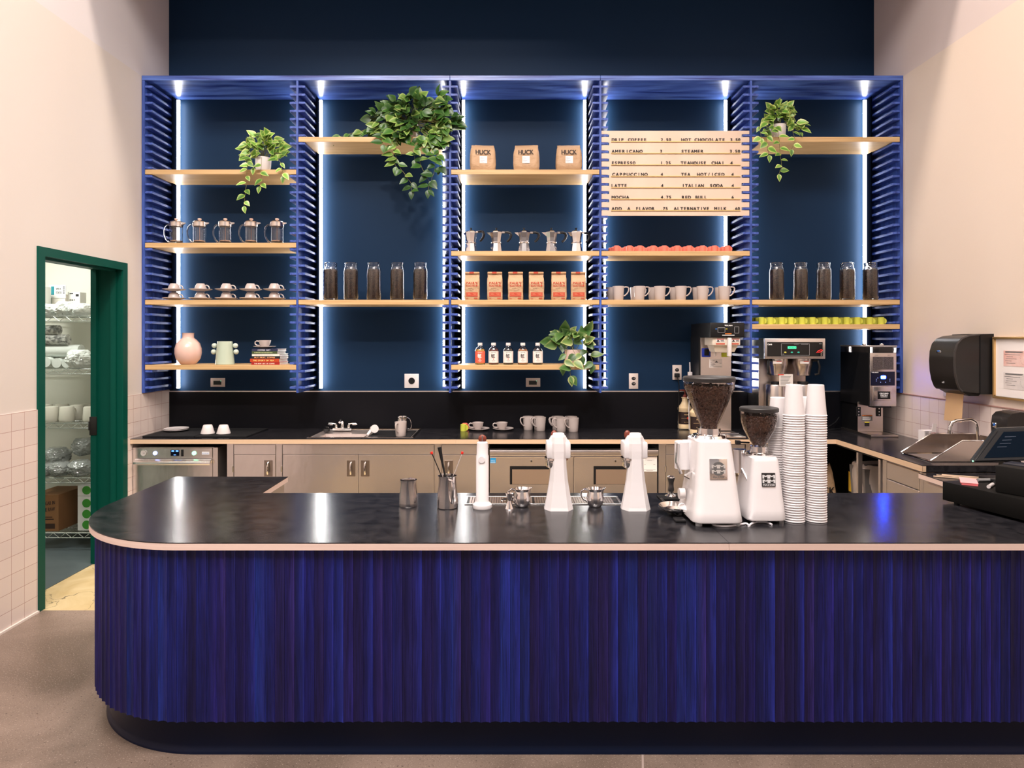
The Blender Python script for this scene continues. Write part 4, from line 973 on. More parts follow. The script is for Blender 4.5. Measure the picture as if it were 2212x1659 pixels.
plant('big dense green pothos in a ribbed white pot with long trailing vines', (PX(884, D), D, sh(1, 6)), (.070, .13), POTW,
      [(885, 240, D-.02, .17, .10, 95), (880, 268, D-.09, .10, .03, 20), (835, 262, D, .12, .09, 50), (945, 265, D-.02, .14, .10, 70), (905, 215, D-.02, .05, .03, 8), (845, 235, D, .05, .04, 12), (945, 228, D, .05, .04, 12), (865, 290, D-.1, .10, .04, 26), (935, 300, D-.1, .11, .05, 36), (985, 270, D-.08, .03, .03, 4)],
      [[(880, 285, D-.08), (860, 300, D-.13), (852, 330, D-.14), (860, 355, D-.14), (875, 378, D-.14), (888, 395, D-.14), (889, 412, D-.14)], [(862, 290, D-.1), (848, 305, D-.13), (850, 345, D-.13), (856, 360, D-.13)],
       [(915, 290, D-.1), (912, 320, D-.14), (905, 345, D-.14), (915, 370, D-.14), (928, 392, D-.14), (925, 410, D-.14)], [(930, 290, D-.1), (935, 320, D-.14), (940, 345, D-.14), (938, 368, D-.14), (932, 390, D-.14)],
       [(948, 290, D-.1), (950, 310, D-.14), (944, 335, D-.14), (950, 360, D-.14)], [(905, 290, D-.1), (895, 322, D-.14), (896, 345, D-.14)],
       [(860, 280, D-.02), (835, 285, D), (805, 280, D), (780, 284, D), (758, 288, D), (740, 294, D), (722, 296, D)], [(850, 275, D), (820, 268, D), (795, 278, D), (765, 288, D)], [(960, 280, D-.06), (978, 268, D-.09), (988, 262, D-.1)], [(835, 285, D), (826, 300, D-.13), (828, 312, D-.14)]], 5, GRN, .088, dist=.62)
D = SD
plant('variegated vine in a white pot trailing beside the menu board', (PX(1680, D), D, sh(4, 6)), (.062, .112), POTW,
      [(1680, 245, D-.02, .085, .06, 40), (1700, 250, D, .05, .05, 14), (1655, 262, D-.04, .05, .04, 8), (1715, 275, D-.05, .06, .04, 14), (1665, 280, D-.07, .06, .02, 6), (1690, 232, D, .06, .02, 8)],
      [[(1678, 270, D-.08), (1682, 295, D-.13), (1684, 320, D-.13), (1687, 345, D-.13), (1688, 362, D-.13), (1682, 376, D-.13)], [(1660, 270, D-.07), (1656, 295, D-.12), (1657, 320, D-.12), (1662, 335, D-.12)], [(1708, 265, D-.06), (1713, 285, D-.12), (1718, 305, D-.13), (1710, 322, D-.13)], [(1650, 268, D-.08), (1640, 275, D-.11), (1644, 298, D-.12)]], 9, VAR, .074)
D = SD + .02
PTH = [((.035, .10, .018), (.10, .18, .05)), ((.09, .17, .04), (.44, .46, .19)), ((.05, .13, .025), (.26, .33, .12)), ((.025, .075, .016), (.07, .13, .04))]
plant('broad-leaved pothos in a ribbed blush pot on the lowest middle shelf', (PX(1238, D), D, sh(2, 34)), (.068, .118), M('blush_ribbed_pot', (.68, .52, .47), .6, bump=((260, 260, 1), .6, .004)),
      [(1232, 728, D+.0, .09, .035, 18), (1213, 718, D, .04, .03, 5), (1256, 720, D-.02, .05, .03, 6), (1206, 738, D-.03, .04, .02, 5), (1264, 735, D-.03, .04, .02, 5)],
      [[(1235, 750, D-.08), (1242, 765, D-.12), (1238, 785, D-.14), (1231, 800, D-.14), (1232, 812, D-.14)], [(1225, 752, D-.08), (1222, 770, D-.13), (1216, 788, D-.14)], [(1258, 745, D-.06), (1270, 760, D-.10), (1279, 775, D-.11), (1281, 785, D-.11)], [(1245, 752, D-.08), (1258, 768, D-.11)]], 13, PTH, .105, name='potted_pothos', dist=.9)
# ---------------------------------------------------------------- sockets on the wall
BE = M('beige_faceplate', (.60, .50, .45), .45)
def plate(x0, x1, y0, y1, lab, cat, kind):
    D = DB; cx, cz = (PX(x0, D)+PX(x1, D))/2, (PZ(y0, D)+PZ(y1, D))/2; w, h = (PX(x1, D)-PX(x0, D))/2, (PZ(y0, D)-PZ(y1, D))/2
    t = thing(kind, lab, cat, (cx, D, cz)); obj('faceplate', MB().box(-w, w, -.007, 0, -h, h, .002), WHITEP if kind == 'square_outlet' else BE, t); return t, w, h
for k, (a, b_) in enumerate(((455.4, 486.5), (1136, 1167))):
    t, w, h = plate(a, b_, 816.8, 835.5, 'beige horizontal switch plate ' + ('beneath the vases' if k == 0 else 'beneath the syrup bottles'), 'switch', 'dimmer_switch')
    t['group'] = 'beige switch plates'
    obj('slider', MB().box(-w*.58, w*.52, -.010, -.006, -h*.5, h*.42, .001, 1), M('switch_black', (.008, .01, .008), .3), t)
    obj('indicator_light', MB().box(w*.42, w*.50, -.011, -.010, h*.3, h*.42), M('button_green_glow', ()), t)
t, w, h = plate(873.9, 904.9, 807.4, 837.8, 'square white wall plate with a round black socket', 'outlet', 'square_outlet')
obj('round_socket', MB().cyl((0, -.012, 0), (0, -.006, 0), .026, .028, 24), BLACKP, t)
def outlet(x0, x1, y0, y1, lab):
    t, w, h = plate(x0, x1, y0, y1, lab, 'outlet', 'duplex_outlet'); t['group'] = 'duplex outlets'
    for s_ in (-1, 1):
        o = obj('receptacle', MB().sphere((0, -.007, s_*h*.34), .0175, 20, 8, (1, .15, .86)), BLACKP, t)
        obj('slots', MB().box(-.007, -.005, -.0102, -.0090, s_*h*.34-.002, s_*h*.34+.007).box(.005, .007, -.0102, -.0090, s_*h*.34-.002, s_*h*.34+.007), BE, o)
    return t
outlet(1358.6, 1378.3, 806.3, 840, 'beige duplex outlet with nothing plugged in, below the taupe mugs')
outlet(1452.3, 1472, 788.5, 820.5, 'beige duplex outlet with a black cord plugged in, beside the tall brewer')
o = obj('power_cord', MB().box(PX(1457, 5.53), PX(1467, 5.53), 5.505, 5.54, PZ(815, 5.53), PZ(806, 5.53), .004).tube([(PX(1463, 5.50), 5.50, PZ(812, 5.5)), (PX(1467, 5.49), 5.49, PZ(830, 5.5)), (PX(1466, 5.5), 5.50, PZ(870, 5.5)), (PX(1464, 5.50), 5.50, PZ(910, 5.5)), (PX(1466, 5.45), 5.45, ZB+.006), (PX(1490, 5.45), 5.45, ZB+.006)], .0035, 6), BLACKP)
tag(o, 'thin black cord hanging from the outlet beside the tall brewer', 'cord')
# ================================================================ THINGS ON THE BACK WORKTOP
def back(x, y): X, D = ON(x, y, ZB); return X, D
# drying mats at the door end
mtY0, mtY1 = 5.03, 5.49
for a, b_, s in ((-2.80, -2.405, 'under the white plates'), (-2.400, -2.005, 'under the two upturned bowls')):
    o = obj('drying_mat', MB().box(0, b_-a, 0, mtY1-mtY0, 0, .012, .002, 1), BLACKM, None, (a, mtY0, ZB)); tag(o, 'black ribbed drying mat ' + s, 'mat', 'black drying mats')
PLT = [(0, 0), (.040, 0), (.046, .004), (.080, .010), (.092, .014), (.092, .0165), (.078, .013), (.044, .008), (0, .007)]
X = PX(380, 5.30)
for k in range(2):
    o = obj('side_plate', MB().lathe(PLT, 40), WHITEP, None, (X + k*.004, 5.30, ZB+.012+k*.009)); tag(o, 'small white plate on the drying mat, ' + ('lower' if k == 0 else 'upper') + ' of two', 'plate', 'white plates on the mat')
for x, s in ((448.7, 'closer to the plates'), (483, 'closer to the prep sink')):
    o = obj('bowl', MB().lathe([(.050, 0), (.052, .002), (.052, .006), (.040, .045), (.033, .066), (.028, .070), (0, .0705)], 36).lathe([(.050, 0), (.038, .045), (.03, .062), (0, .064)], 36), WHITEP, None, (PX(x, 5.16), 5.16, ZB+.012)); tag(o, 'upturned white bowl on the drying mat, ' + s, 'bowl', 'upturned white bowls')
# at the sink
X, D = PX(865.5, 5.08), 5.08
MP.put((X, D, ZB+.004), PI+1.25, 'taupe mug standing alone on the drainboard mat', 'mugs on the worktop')
t = thing('milk_pitcher', 'shiny steel pitcher with wire handle behind the mug on the drainboard', 'pitcher', (PX(869, 5.28), 5.28, ZB+.004))
obj('pitcher_body', MB().lathe([(0, 0), (.040, 0), (.042, .004), (.042, .10), (.038, .118), (.041, .128), (.039, .128), (.036, .118), (.038, .006), (0, .006)], 32), CHROME, t)
obj('handle', MB().tube([(.040, 0, .120), (.060, 0, .108), (.070, 0, .080), (.074, 0, .050), (.066, 0, .030), (.042, 0, .026)], .003, 8), CHROME, t)
o = obj('sink_brush', MB().tube([(0, 0, .01), (.02, .03, .035), (.035, .06, .05)], [.010, .014, .022], 12).cyl((.035, .06, .05), (.052, .03, .055), .028, .032, 18), WHITEP, None, (PX(795, 5.15), 5.12, ZB-.004)); tag(o, 'white plastic scoop lying over the edge of the sink basin', 'scoop')
# small cups in a pair: yellow in front of coral
X, D = back(1001, 931)
t = small_cup('espresso_cup', LIME, .0245, .0575, .0195); t.location = (X, D, ZB); t['label'] = 'upturned yellow espresso cup on the black worktop, in front of a coral one'
t = small_cup('espresso_cup', CORAL, .0235, .0575, .019); t.location = (X+.008, D+.062, ZB); t['label'] = 'upturned coral espresso cup on the black worktop, behind a yellow one'
for x, y, r, s in ((1036, 932, 0, 'first'), (1046, 925, 1, 'first'), (1088, 932, 0, 'second'), (1096, 925, 1, 'second')):
    X, D = back(x-1, y-2.5)
    rw = 'front' if r == 0 else 'back'
    SP.put((X, D, ZB), 0, f'taupe saucer on the worktop, {rw} of the {s} pair from the yellow cup')
    UC.put((X - .010, D, ZB+.0085), .1, f'taupe cup on the worktop, {rw} of the {s} pair from the yellow cup', 'cups on the worktop')
k = 0
for x, y, s in ((1141, 928, 'beside the saucers'), (1167.5, 932, 'second in the row of mugs'), (1164, 925.5, 'hidden behind the second mug'), (1212, 934, 'front of the mug cluster, saucer side'), (1238.5, 934, 'front of the mug cluster, brewer side'), (1206, 928, 'middle of the mug cluster, saucer side'), (1235, 928, 'middle of the mug cluster, brewer side'), (1203, 923.7, 'back of the mug cluster, saucer side'), (1232, 923.7, 'back of the mug cluster, brewer side')):
    X, D = back(x, y-2); D = min(D, 5.47); X = PX(x, D)
    MP.put((X, D, ZB), PI + .55 + random.uniform(-.1, .1), 'taupe mug on the black worktop, ' + s, 'mugs on the worktop')
# sauce bottles
BOTM = M('sauce_plastic', (.66, .50, .30), .3)
def sauce(loc, lab, first=True):
    t = thing('sauce_bottle', lab, 'bottle', loc)
    obj('bottle_body', MB().lathe([(0, 0), (.052, 0), (.058, .006), (.059, .030), (.055, .038), (.055, .150), (.059, .158), (.059, .176), (.050, .188), (.032, .212), (.024, .232), (.024, .256), (.028, .258), (.028, .264), (0, .264)], 36), BOTM, t)
    obj('pump', MB().cyl((0, 0, .264), (0, 0, .285), .018, .014, 14).cyl((0, 0, .285), (0, 0, .315), .005, .005, 8).box(-.05, .012, -.008, .008, .315, .328, .003), M('pump_brown', (.12, .02, .012), .35), t)
    l = obj('label', MB().lathe([(.0562, .044), (.0562, .144)], 28, a0=-PI*.95, a1=-PI*.10), M('label_dark_brown', (.022, .010, .008), .5), t)
    mb = MB(); text(mb, 'MONIN', (-.020, -.0570, .118), XU, ZU, .042, .012, bold=.0004); text(mb, 'Black Mocha', (-.022, -.0570, .058), XU, ZU, .046, .007); mb.box(-.045, .03, -.0569, -.0562, .094, .0952)
    obj('lettering', mb, M('gold_print', (.62, .42, .20), .5), l)
    obj('label_dot', MB().cyl((.012, -.0574, .094), (.012, -.055, .094), .010, .010, 18), REDINK, l)
    return t
X, D = back(1479.5, 926); sauce((X, D, ZB), 'tan pump bottle of sauce with dark brown label beside the tall brewer')
t = sauce((PX(1506, 5.20), 5.20, ZB), 'second tan sauce bottle, mostly hidden behind the big grinder hopper')
o = obj('white_sprayer', MB().sphere((0, 0, .02), .03, 14, 10, (1.1, .8, 1)).cyl((0, 0, 0), (0, 0, -.07), .017, .017, 12).tube([(0, 0, .03), (.004, 0, .10), (.006, 0, .17), (.004, 0, .23)], .005, 8).box(-.012, .022, -.012, .012, .09, .15, .003), WHITEP, None, (PX(1489, 5.42), 5.42, 1.235))
tag(o, 'white plastic regulator with a thin pipe beside the tall brewer', 'valve')
obj('hanging_line', MB().tube([(0, 0, -.07), (-.004, 0, -.16), (.0, 0, -.326)], .004, 6), WHITEP, o)
# tall brewer
t = thing('tall_brewer', 'tall black and steel tea brewer with BUNN on its head', 'brewer', (0, 0, ZB))
xl, xr = 1.512, 1.775
YF, YH = 5.27, 4.99
zt = PZ(697, YH)-ZB; zh = PZ(729, YH)-ZB
SV = M('steel_plain', (.66, .58, .53), .28, 1)
obj('column', MB().box(xl, xr-.004, YF+.004, 5.52, .012, zh+.01, .003, 1), BLACKP, t)
obj('column_front', MB().box(xl+.012, xr-.006, YF, YF+.006, .02, zh, .001, 1), STEELV, t)
obj('base_tray', MB().box(xl-.01, xr+.01, 4.98, 5.50, .0, .014, .003), SV, t)
hd = obj('head', MB().box(xl+.004, xr, YH, 5.52, zh, zt, .004), BLACKP, t)
fx = lambda x: PX(1280 + x/4.366, YH); fz = lambda y: PZ(480 + y/4.366, YH) - ZB; fy = YH - .0008
mb = MB(); text(mb, 'BUNN', (fx(1262), fy, fz(980)), XU, ZU, fx(1318)-fx(1262), .010, bold=.0004); mb.prism([(fx(1243), fz(968)), (fx(1260), fz(968)), (fx(1252), fz(980))], 'y', fy-.0004, fy)
mb.box(fx(1222), fx(1338), fy-.0004, fy, fz(1068), fz(1063))
obj('lettering', mb, WINK, hd)
mb = MB(); frame_r = [(1180, 1250, 993, 1040), (1338, 1381, 985, 1048)]
for a, b_, c, d in frame_r:
    for e0, e1, g0, g1 in ((a, b_, c, c+3), (a, b_, d-3, d), (a, a+3, c, d), (b_-3, b_, c, d)): mb.box(fx(e0), fx(e1), fy-.0006, fy, fz(g1), fz(g0))
obj('switch_outline', mb, M('outline_grey', (.35, .35, .36), .5), hd)
obj('rocker_switch', MB().box(fx(1349), fx(1369), fy-.006, fy, fz(1040), fz(994), .002), BLACKP, hd)
obj('rocker_switch', MB().box(fx(1192), fx(1240), fy-.006, fy, fz(1030), fz(1003), .002), BLACKP, hd)
obj('status_mark', MB().box(fx(1158), fx(1174), fy-.0006, fy, fz(1010), fz(1004)), M('mark_blue', (.02, .2, .7), .5), hd)
obj('status_mark', MB().box(fx(1255), fx(1271), fy-.0006, fy, fz(1010), fz(1004)), M('mark_yellow', (.7, .6, .05), .5), hd)
obj('orange_print', MB().box(fx(1250), fx(1310), fy-.0006, fy, fz(1056), fz(1048)), M('mark_orange', (.7, .18, .02), .5), hd)
FUN = M('funnel_cream', (.74, .66, .55), .35)
fY = 5.10; g = lambda x: PX(1280 + x/4.366, fY); gz = lambda y: PZ(480 + y/4.366, fY) - ZB
fn = obj('brew_funnel', MB().loft([[(g(1135), fY-.05, gz(1222)), (g(1318), fY-.05, gz(1222)), (g(1318), fY+.08, gz(1222)), (g(1135), fY+.08, gz(1222))], [(g(1118), fY-.07, gz(1160)), (g(1340), fY-.07, gz(1160)), (g(1340), fY+.10, gz(1160)), (g(1118), fY+.10, gz(1160))]]).box(g(1098), g(1356), fY-.09, fY+.12, gz(1160), gz(1086), .006), FUN, t)
obj('funnel_spout', MB().cyl((g(1157), fY, gz(1225)), (g(1157), fY, gz(1262)), .008, .006, 10), WHITEP, fn)
obj('funnel_handle', MB().box(g(1230), g(1262), fY-.125, fY-.085, gz(1262), gz(1090), .004), WHITEP, fn)
for a, c in ((1128, 1212), (1270, 1350)):
    s = obj('warning_sticker', MB().box(g(a), g(c), fY-.0925, fY-.0905, gz(1128), gz(1096)), PAPERW, fn)
    obj('sticker_band', MB().box(g(a+8), g(c-6), fY-.0931, fY-.0925, gz(1106), gz(1099)), REDINK, s)
    mb = MB(); mb.prism([(g(a+6), gz(1126)), (g(a+36), gz(1126)), (g(a+21), gz(1108))], 'y', fY-.0931, fY-.0925); mb.box(g(a+44), g(c-6), fY-.0931, fY-.0925, gz(1124), gz(1119)).box(g(a+44), g(c-10), fY-.0931, fY-.0925, gz(1116), gz(1112)); obj('sticker_print', mb, INK, s)
for a, c in ((1128, 1212), (1272, 1340)):
    s = obj('sticker_band', MB().box(g(a), g(c), fY-.0915, fY-.0905, gz(1152), gz(1140)), M('mark_red_pale', (.55, .08, .04), .5), fn)
h_ = lambda x: PX(1280 + x/4.366, YF); hz = lambda y: PZ(480 + y/4.366, YF) - ZB
o = obj('socket_blue', MB().box(h_(1030), h_(1112), YF-.010, YF, hz(1272), hz(1188), .006), M('bright_blue_plastic', (.01, .03, .32), .35), t)
obj('socket_hole', MB().box(h_(1050), h_(1096), YF-.0115, YF-.009, hz(1258), hz(1196), .004), BLACKP, o)
o = obj('socket_yellow', MB().box(h_(1216), h_(1284), YF-.008, YF, hz(1272), hz(1230), .004), M('acid_yellow_plastic', (.55, .62, .04), .4), t)
o = obj('info_label', MB().box(h_(1100), h_(1222), YF-.0022, YF-.0004, hz(1372), hz(1292)), PAPERW, t)
mb = MB()
for yy, a, c in ((1306, 1135, 1150), (1322, 1112, 1128), (1334, 1112, 1150), (1341, 1112, 1158), (1349, 1112, 1140), (1360, 1105, 1216), (1328, 1196, 1216)): mb.box(h_(a), h_(c), YF-.0026, YF-.0022, hz(yy+3), hz(yy))
mb.prism([(h_(1150), hz(1325)), (h_(1186), hz(1325)), (h_(1168), hz(1304))], 'y', YF-.0026, YF-.0022); obj('label_print', mb, M('ink_grey', ()), o)
# twin brewer
t = thing('twin_brewer', 'wide steel twin coffee brewer with green display and two steel brew cones', 'brewer', (0, 0, ZB))
TH, TBY = 5.085, 5.30
xl, xr = PX(1652, TH), PX(1783, TH); tt, tb = PZ(731, TH)-ZB, PZ(775.5, TH)-ZB
q = lambda x, D=TH: PX(1580 + x/4.365, D); qz = lambda y, D=TH: PZ(520 + y/4.365, D) - ZB
obj('tower', MB().box(xl+.035, xr-.055, TBY, 5.52, .02, tb+.01, .004), SV, t)
obj('tower_side', MB().box(xl+.028, xl+.035, TBY-.02, 5.52, .02, tb, .002, 1), STEELV, t)
obj('base', MB().box(xl+.01, xr-.01, TH+.0, 5.52, 0, .022, .004), BLACKP, t)
hd = obj('head', MB().box(xl, xr, TH+.02, 5.50, tb, tt, .004), BLACKP, t)
obj('head_front', MB().box(xl, xr, TH, TH+.02, tb, tt, .004), STEEL, hd)
obj('control_panel', MB().box(q(336), q(860), TH-.002, TH+.001, qz(1090), qz(956), .001, 1), M('panel_black_gloss', (.006, .006, .007), .2), hd)
obj('display', MB().box(q(530), q(610), TH-.003, TH-.002, qz(1018), qz(996)), M('lcd_green', (.05, .8, .3), .4, emit=(.06, .9, .35), es=1.1), hd)
mb = MB(); [mb.box(q(540+k*14), q(549+k*14), TH-.0034, TH-.003, qz(1011), qz(1002)) for k in range(5)]; obj('display_figures', mb, M('lcd_dark_green', (.01, .2, .06), .5), hd)
for x, m in ((507, M('button_amber', (.6, .55, .08), .4)), (569, M('button_teal', (.03, .45, .32), .4)), (632, M('button_teal', ()))):
    obj('button', MB().sphere((q(x), TH-.002, qz(1053)), .0085, 14, 8, (1.1, .2, .65)), m, hd)
mb = MB()
for a, b_, c, d in ((468, 735, 970, 972.5), (468, 735, 1080, 1082), (468, 470.5, 970, 1082), (733, 735, 970, 1082), (480, 495, 1068, 1071), (590, 634, 974, 976), (656, 724, 974, 977), (825, 850, 970, 974)): mb.box(q(a), q(b_), TH-.0026, TH-.0019, qz(d), qz(c))
obj('panel_print', mb, M('outline_grey', ()), hd)
obj('lettering', text(MB(), 'Curtis', (q(340), TH-.0026, qz(984)), XU, (.15, 0, 1), q(380)-q(340), .014, gap=.02, bold=.0005), WINK, hd)
obj('key_tag', MB().tube([(q(800), TH-.006, qz(1056)), (q(815), TH-.008, qz(1038)), (q(845), TH-.008, qz(1028)), (q(855), TH-.008, qz(1033)), (q(840), TH-.008, qz(1048)), (q(815), TH-.008, qz(1052))], .0035, 8, True), M('red_loop', (.75, .02, .02), .4), hd)
obj('key', MB().cyl((q(848), TH-.012, qz(1050)), (q(848), TH-.001, qz(1050)), .007, .007, 10).box(q(836), q(846), TH-.010, TH-.006, qz(1088), qz(1058)), CHROME, hd)
for k, (cx_, hxx, sg) in enumerate(((440, 345, -1), (672, 808, 1))):
    cY = TH + .10
    c = obj('brew_cone', MB().lathe([(0, -.135), (.030, -.135), (.054, -.130), (.056, -.105), (.066, -.060), (.072, -.045), (.072, 0), (.066, 0), (.066, -.03), (0, -.03)], 36, o=(q(cx_, cY), cY, tb)), STEELV, t)
    hx = q(hxx, cY-.06)
    obj('cone_handle', MB().tube([(hx-sg*.03, cY-.055, tb-.012), (hx, cY-.075, tb-.014), (hx+sg*.008, cY-.085, tb-.06), (hx+sg*.004, cY-.080, tb-.115), (hx-sg*.02, cY-.065, tb-.122)], .009, 10), BLACKP, c)
    s = obj('warning_sticker', MB().box(q(cx_-48, cY-.074)+(.02 if k else 0), q(cx_+34, cY-.074)+(.02 if k else 0), cY-.0745, cY-.0725, tb-.036, tb-.014), PAPERW, c)
    obj('sticker_band', MB().box(q(cx_-16, cY-.074)+(.02 if k else 0), q(cx_+32, cY-.074)+(.02 if k else 0), cY-.0752, cY-.0745, tb-.021, tb-.016), REDINK, s)
    sv = thing('reflection_column', 'tall steel cylinder added for reflected stripes under the twin brewer, ' + ('tall brewer side' if k == 0 else 'coffee grinder side'), 'steel cylinder', (q(cx_ - 20*(k == 0), TH+.13), TH+.13, ZB+.022), 0, 'steel cylinders for cone reflections')
    obj('column_body', MB().lathe([(0, 0), (.078, 0), (.080, .004), (.080, .36), (.076, .372), (.040, .378), (0, .378)], 36), STEELV, sv)  # steel cylinder added for the stripes the cones reflect on the tower
    obj('lid', MB().lathe([(.040, .378), (.042, .388), (.038, .394), (0, .395)], 24), BLACKP, sv)
    obj('faucet', MB().cyl((0, -.08, .05), (0, -.12, .05), .008, .008, 10).cyl((0, -.112, .03), (0, -.112, .075), .009, .009, 10), BLACKP, sv)
o = obj('instruction_sheet', MB().box(q(440, TBY-.15), q(568, TBY-.15), TBY-.1725, TBY-.1710, qz(1372, TBY-.17), qz(1258, TBY-.17)), M('label_pale', (.62, .58, .55), .6), t)
mb = MB()
for i in range(8): mb.box(q(462, TBY-.17), q(560 - (i*37) % 30, TBY-.17), TBY-.1731, TBY-.1725, qz(1284+i*11, TBY-.17), qz(1280+i*11, TBY-.17))
obj('printed_lines', mb, M('ink_grey', ()), o)
obj('sheet_band', MB().box(q(440, TBY-.17), q(492, TBY-.17), TBY-.1732, TBY-.1725, qz(1268, TBY-.17), qz(1259, TBY-.17)), REDINK, o)
# black box grinder
t = thing('bulk_grinder', 'tall black and steel bulk coffee grinder with glowing blue display', 'coffee grinder', (0, 0, ZB))
GY = 5.05; xl, xr = PX(1879, GY), PX(1936.5, GY)
q = lambda x, D=GY: PX(1580 + x/4.365, D); qz = lambda y, D=GY: PZ(520 + y/4.365, D) - ZB
zt, zb = qz(1058), qz(1562)
obj('body', MB().box(xl, xr, GY+.012, 5.50, zb, zt, .002, 1).box(xl+.01, xr-.01, 5.22, 5.50, .02, zb, .002, 1), BLACKP, t)
fp = obj('front_panel', MB().box(xl, xr, GY, GY+.012, zb, zt, .003), STEELV, t)
hp = obj('bean_hopper', MB().box(xl, xr, GY, 5.50, zt, qz(1000), .004), M('smoky_plastic', (.05, .045, .045), .08, trans=.6, ior=1.4), t)
obj('hopper_lid', MB().box(xl-.003, (xl+xr)/2-.001, GY-.004, 5.50, qz(1002), qz(988), .002).box((xl+xr)/2+.001, xr+.003, GY-.004, 5.50, qz(1002), qz(988), .002), M('lid_grey', (.30, .27, .26), .3), hp)
obj('lid_knob', MB().lathe([(0, 0), (.010, .0), (.014, .010), (.010, .016), (0, .017)], 16, o=(xl+.01, GY+.10, qz(990))).lathe([(0, 0), (.010, 0), (.014, .010), (.010, .016), (0, .017)], 16, o=(xr-.055, GY+.10, qz(990))), CHROME, hp)
obj('bean_window', MB().box(q(1332), q(1528), GY-.002, GY+.001, qz(1215), qz(1095), .001, 1), M('window_beans', (.11, .09, .09), .35, var=((.035, .028, .03), (190, 190, 190), 1, .15)), fp)
mb = MB(); text(mb, 'DARK', (q(1356), GY-.0008, qz(1082)), XU, ZU, q(1384)-q(1356), .005); text(mb, 'LIGHT', (q(1472), GY-.0008, qz(1082)), XU, ZU, q(1502)-q(1472), .005)
mb.box(q(1427), q(1429), GY-.0026, GY-.002, qz(1212), qz(1098)); obj('window_lettering', mb, M('ink_grey', ()), fp)
cp = obj('control_panel', MB().box(q(1312), q(1540), GY-.003, GY+.001, qz(1366), qz(1234), .001, 1), M('panel_navy', (.002, .004, .02), .25), fp)
mb = MB(); text(mb, 'BUNN', (q(1334), GY-.0036, qz(1246)), XU, ZU, q(1382)-q(1334), .008, bold=.0003); mb.prism([(q(1318), qz(1238)), (q(1331), qz(1238)), (q(1325), qz(1247))], 'y', GY-.0038, GY-.003)
obj('lettering', mb, WINK, cp)
obj('display', MB().box(q(1408), q(1452), GY-.005, GY-.003, qz(1300), qz(1274), .001, 1), M('blue_display_glow', (.1, .3, 1), .3, emit=(.012, .07, 1.0), es=260), cp)
obj('display_halo_ring', MB().lathe([(.0235, 0), (.0225, .001), (.0215, 0)], 28, sx=1, sy=1), M('halo_blue', (.01, .03, .8), .3, emit=(.003, .02, 1), es=5), cp)  # glowing ring added as the display's halo of light
hr = [x for x in COL.objects if x.name.startswith('display_halo_ring')][-1]; hr.name = 'display_halo'; hr.location = (q(1430), GY-.0035, qz(1287)); hr.rotation_euler = (PI/2, 0, 0); hr.scale = (1, .72, 1)
mb = MB()
for x, y in ((1378, 1294), (1364, 1306), (1364, 1322), (1492, 1306), (1492, 1322), (1405, 1334), (1452, 1334)): mb.cyl((q(x), GY-.0036, qz(y)), (q(x), GY-.003, qz(y)), .0026, .0026, 10)
obj('buttons', mb, M('button_pale_blue', (.4, .5, .9), .4, emit=(.3, .4, 1), es=.8), cp)
fl = obj('chute_cover', MB().box(q(1330), q(1512), GY-.010, GY+.001, qz(1508), qz(1374), .006), STEELV, fp)
bd = obj('badge', MB().box(q(1372), q(1490), GY-.0125, GY-.010, qz(1492), qz(1420), .003), BLACKP, fl)
mb = MB(); text(mb, 'GROUND', (q(1389), GY-.0132, qz(1446)), XU, ZU, q(1470)-q(1389), .0115, bold=.0006); text(mb, 'FRESH', (q(1398), GY-.0132, qz(1464)), XU, ZU, q(1461)-q(1398), .0115, bold=.0006); mb.box(q(1398), q(1462), GY-.0132, GY-.0125, qz(1474), qz(1470))
obj('lettering', mb, WINK, bd)
obj('spout_rim', MB().box(q(1342), q(1512), GY+.005, GY+.08, zb-.012, zb, .003), BLACKP, t)
bp = obj('bag_holder', MB().box(PX(1848, 5.24), PX(1902, 5.24), 5.205, 5.215, .02, .255, .001, 1), SV, t)
zz = lambda y: PZ(860 + y/4.894, 5.2) - ZB; xx = lambda x: PX(1760 + x/4.894, 5.2)
for a, c in ((436, 486), (652, 700)):
    b_ = obj('slide_bracket', MB().box(xx(a), xx(c), 5.196, 5.206, zz(192), zz(92), .002, 1), BLACKP, bp)
    mb = MB()
    for y in (110, 143, 176): mb.cyl((xx((a+c)/2), 5.193, zz(y)), (xx((a+c)/2), 5.197, zz(y)), .0045, .0045, 10)
    obj('bolts', mb, CHROME, b_)
w_ = obj('warning_label', MB().box(xx(500), xx(612), 5.2035, 5.205, zz(242), zz(178)), M('ink_grey', ()), bp)
obj('orange_band', MB().box(xx(504), xx(608), 5.2028, 5.2035, zz(190), zz(180)), M('mark_orange', ()), w_)
mb = MB(); text(mb, 'WARNING', (xx(520), 5.2022, zz(189)), XU, ZU, xx(596)-xx(520), .0055); obj('lettering', mb, INK, w_)
mb = MB()
for i in range(4): mb.box(xx(508), xx(580+(i*17) % 20), 5.2028, 5.2035, zz(203+i*9), zz(199+i*9))
obj('printed_lines', mb, WINK, w_)
w_ = obj('caution_label', MB().box(xx(530), xx(580), 5.2035, 5.205, zz(298), zz(250)), INK, bp)
obj('yellow_band', MB().box(xx(530), xx(580), 5.2028, 5.2035, zz(262), zz(250)), M('mark_yellow', ()), w_)
obj('base_plate', MB().box(xl-.002, xr+.004, GY-.02, 5.49, 0, .018, .002), SV, t)
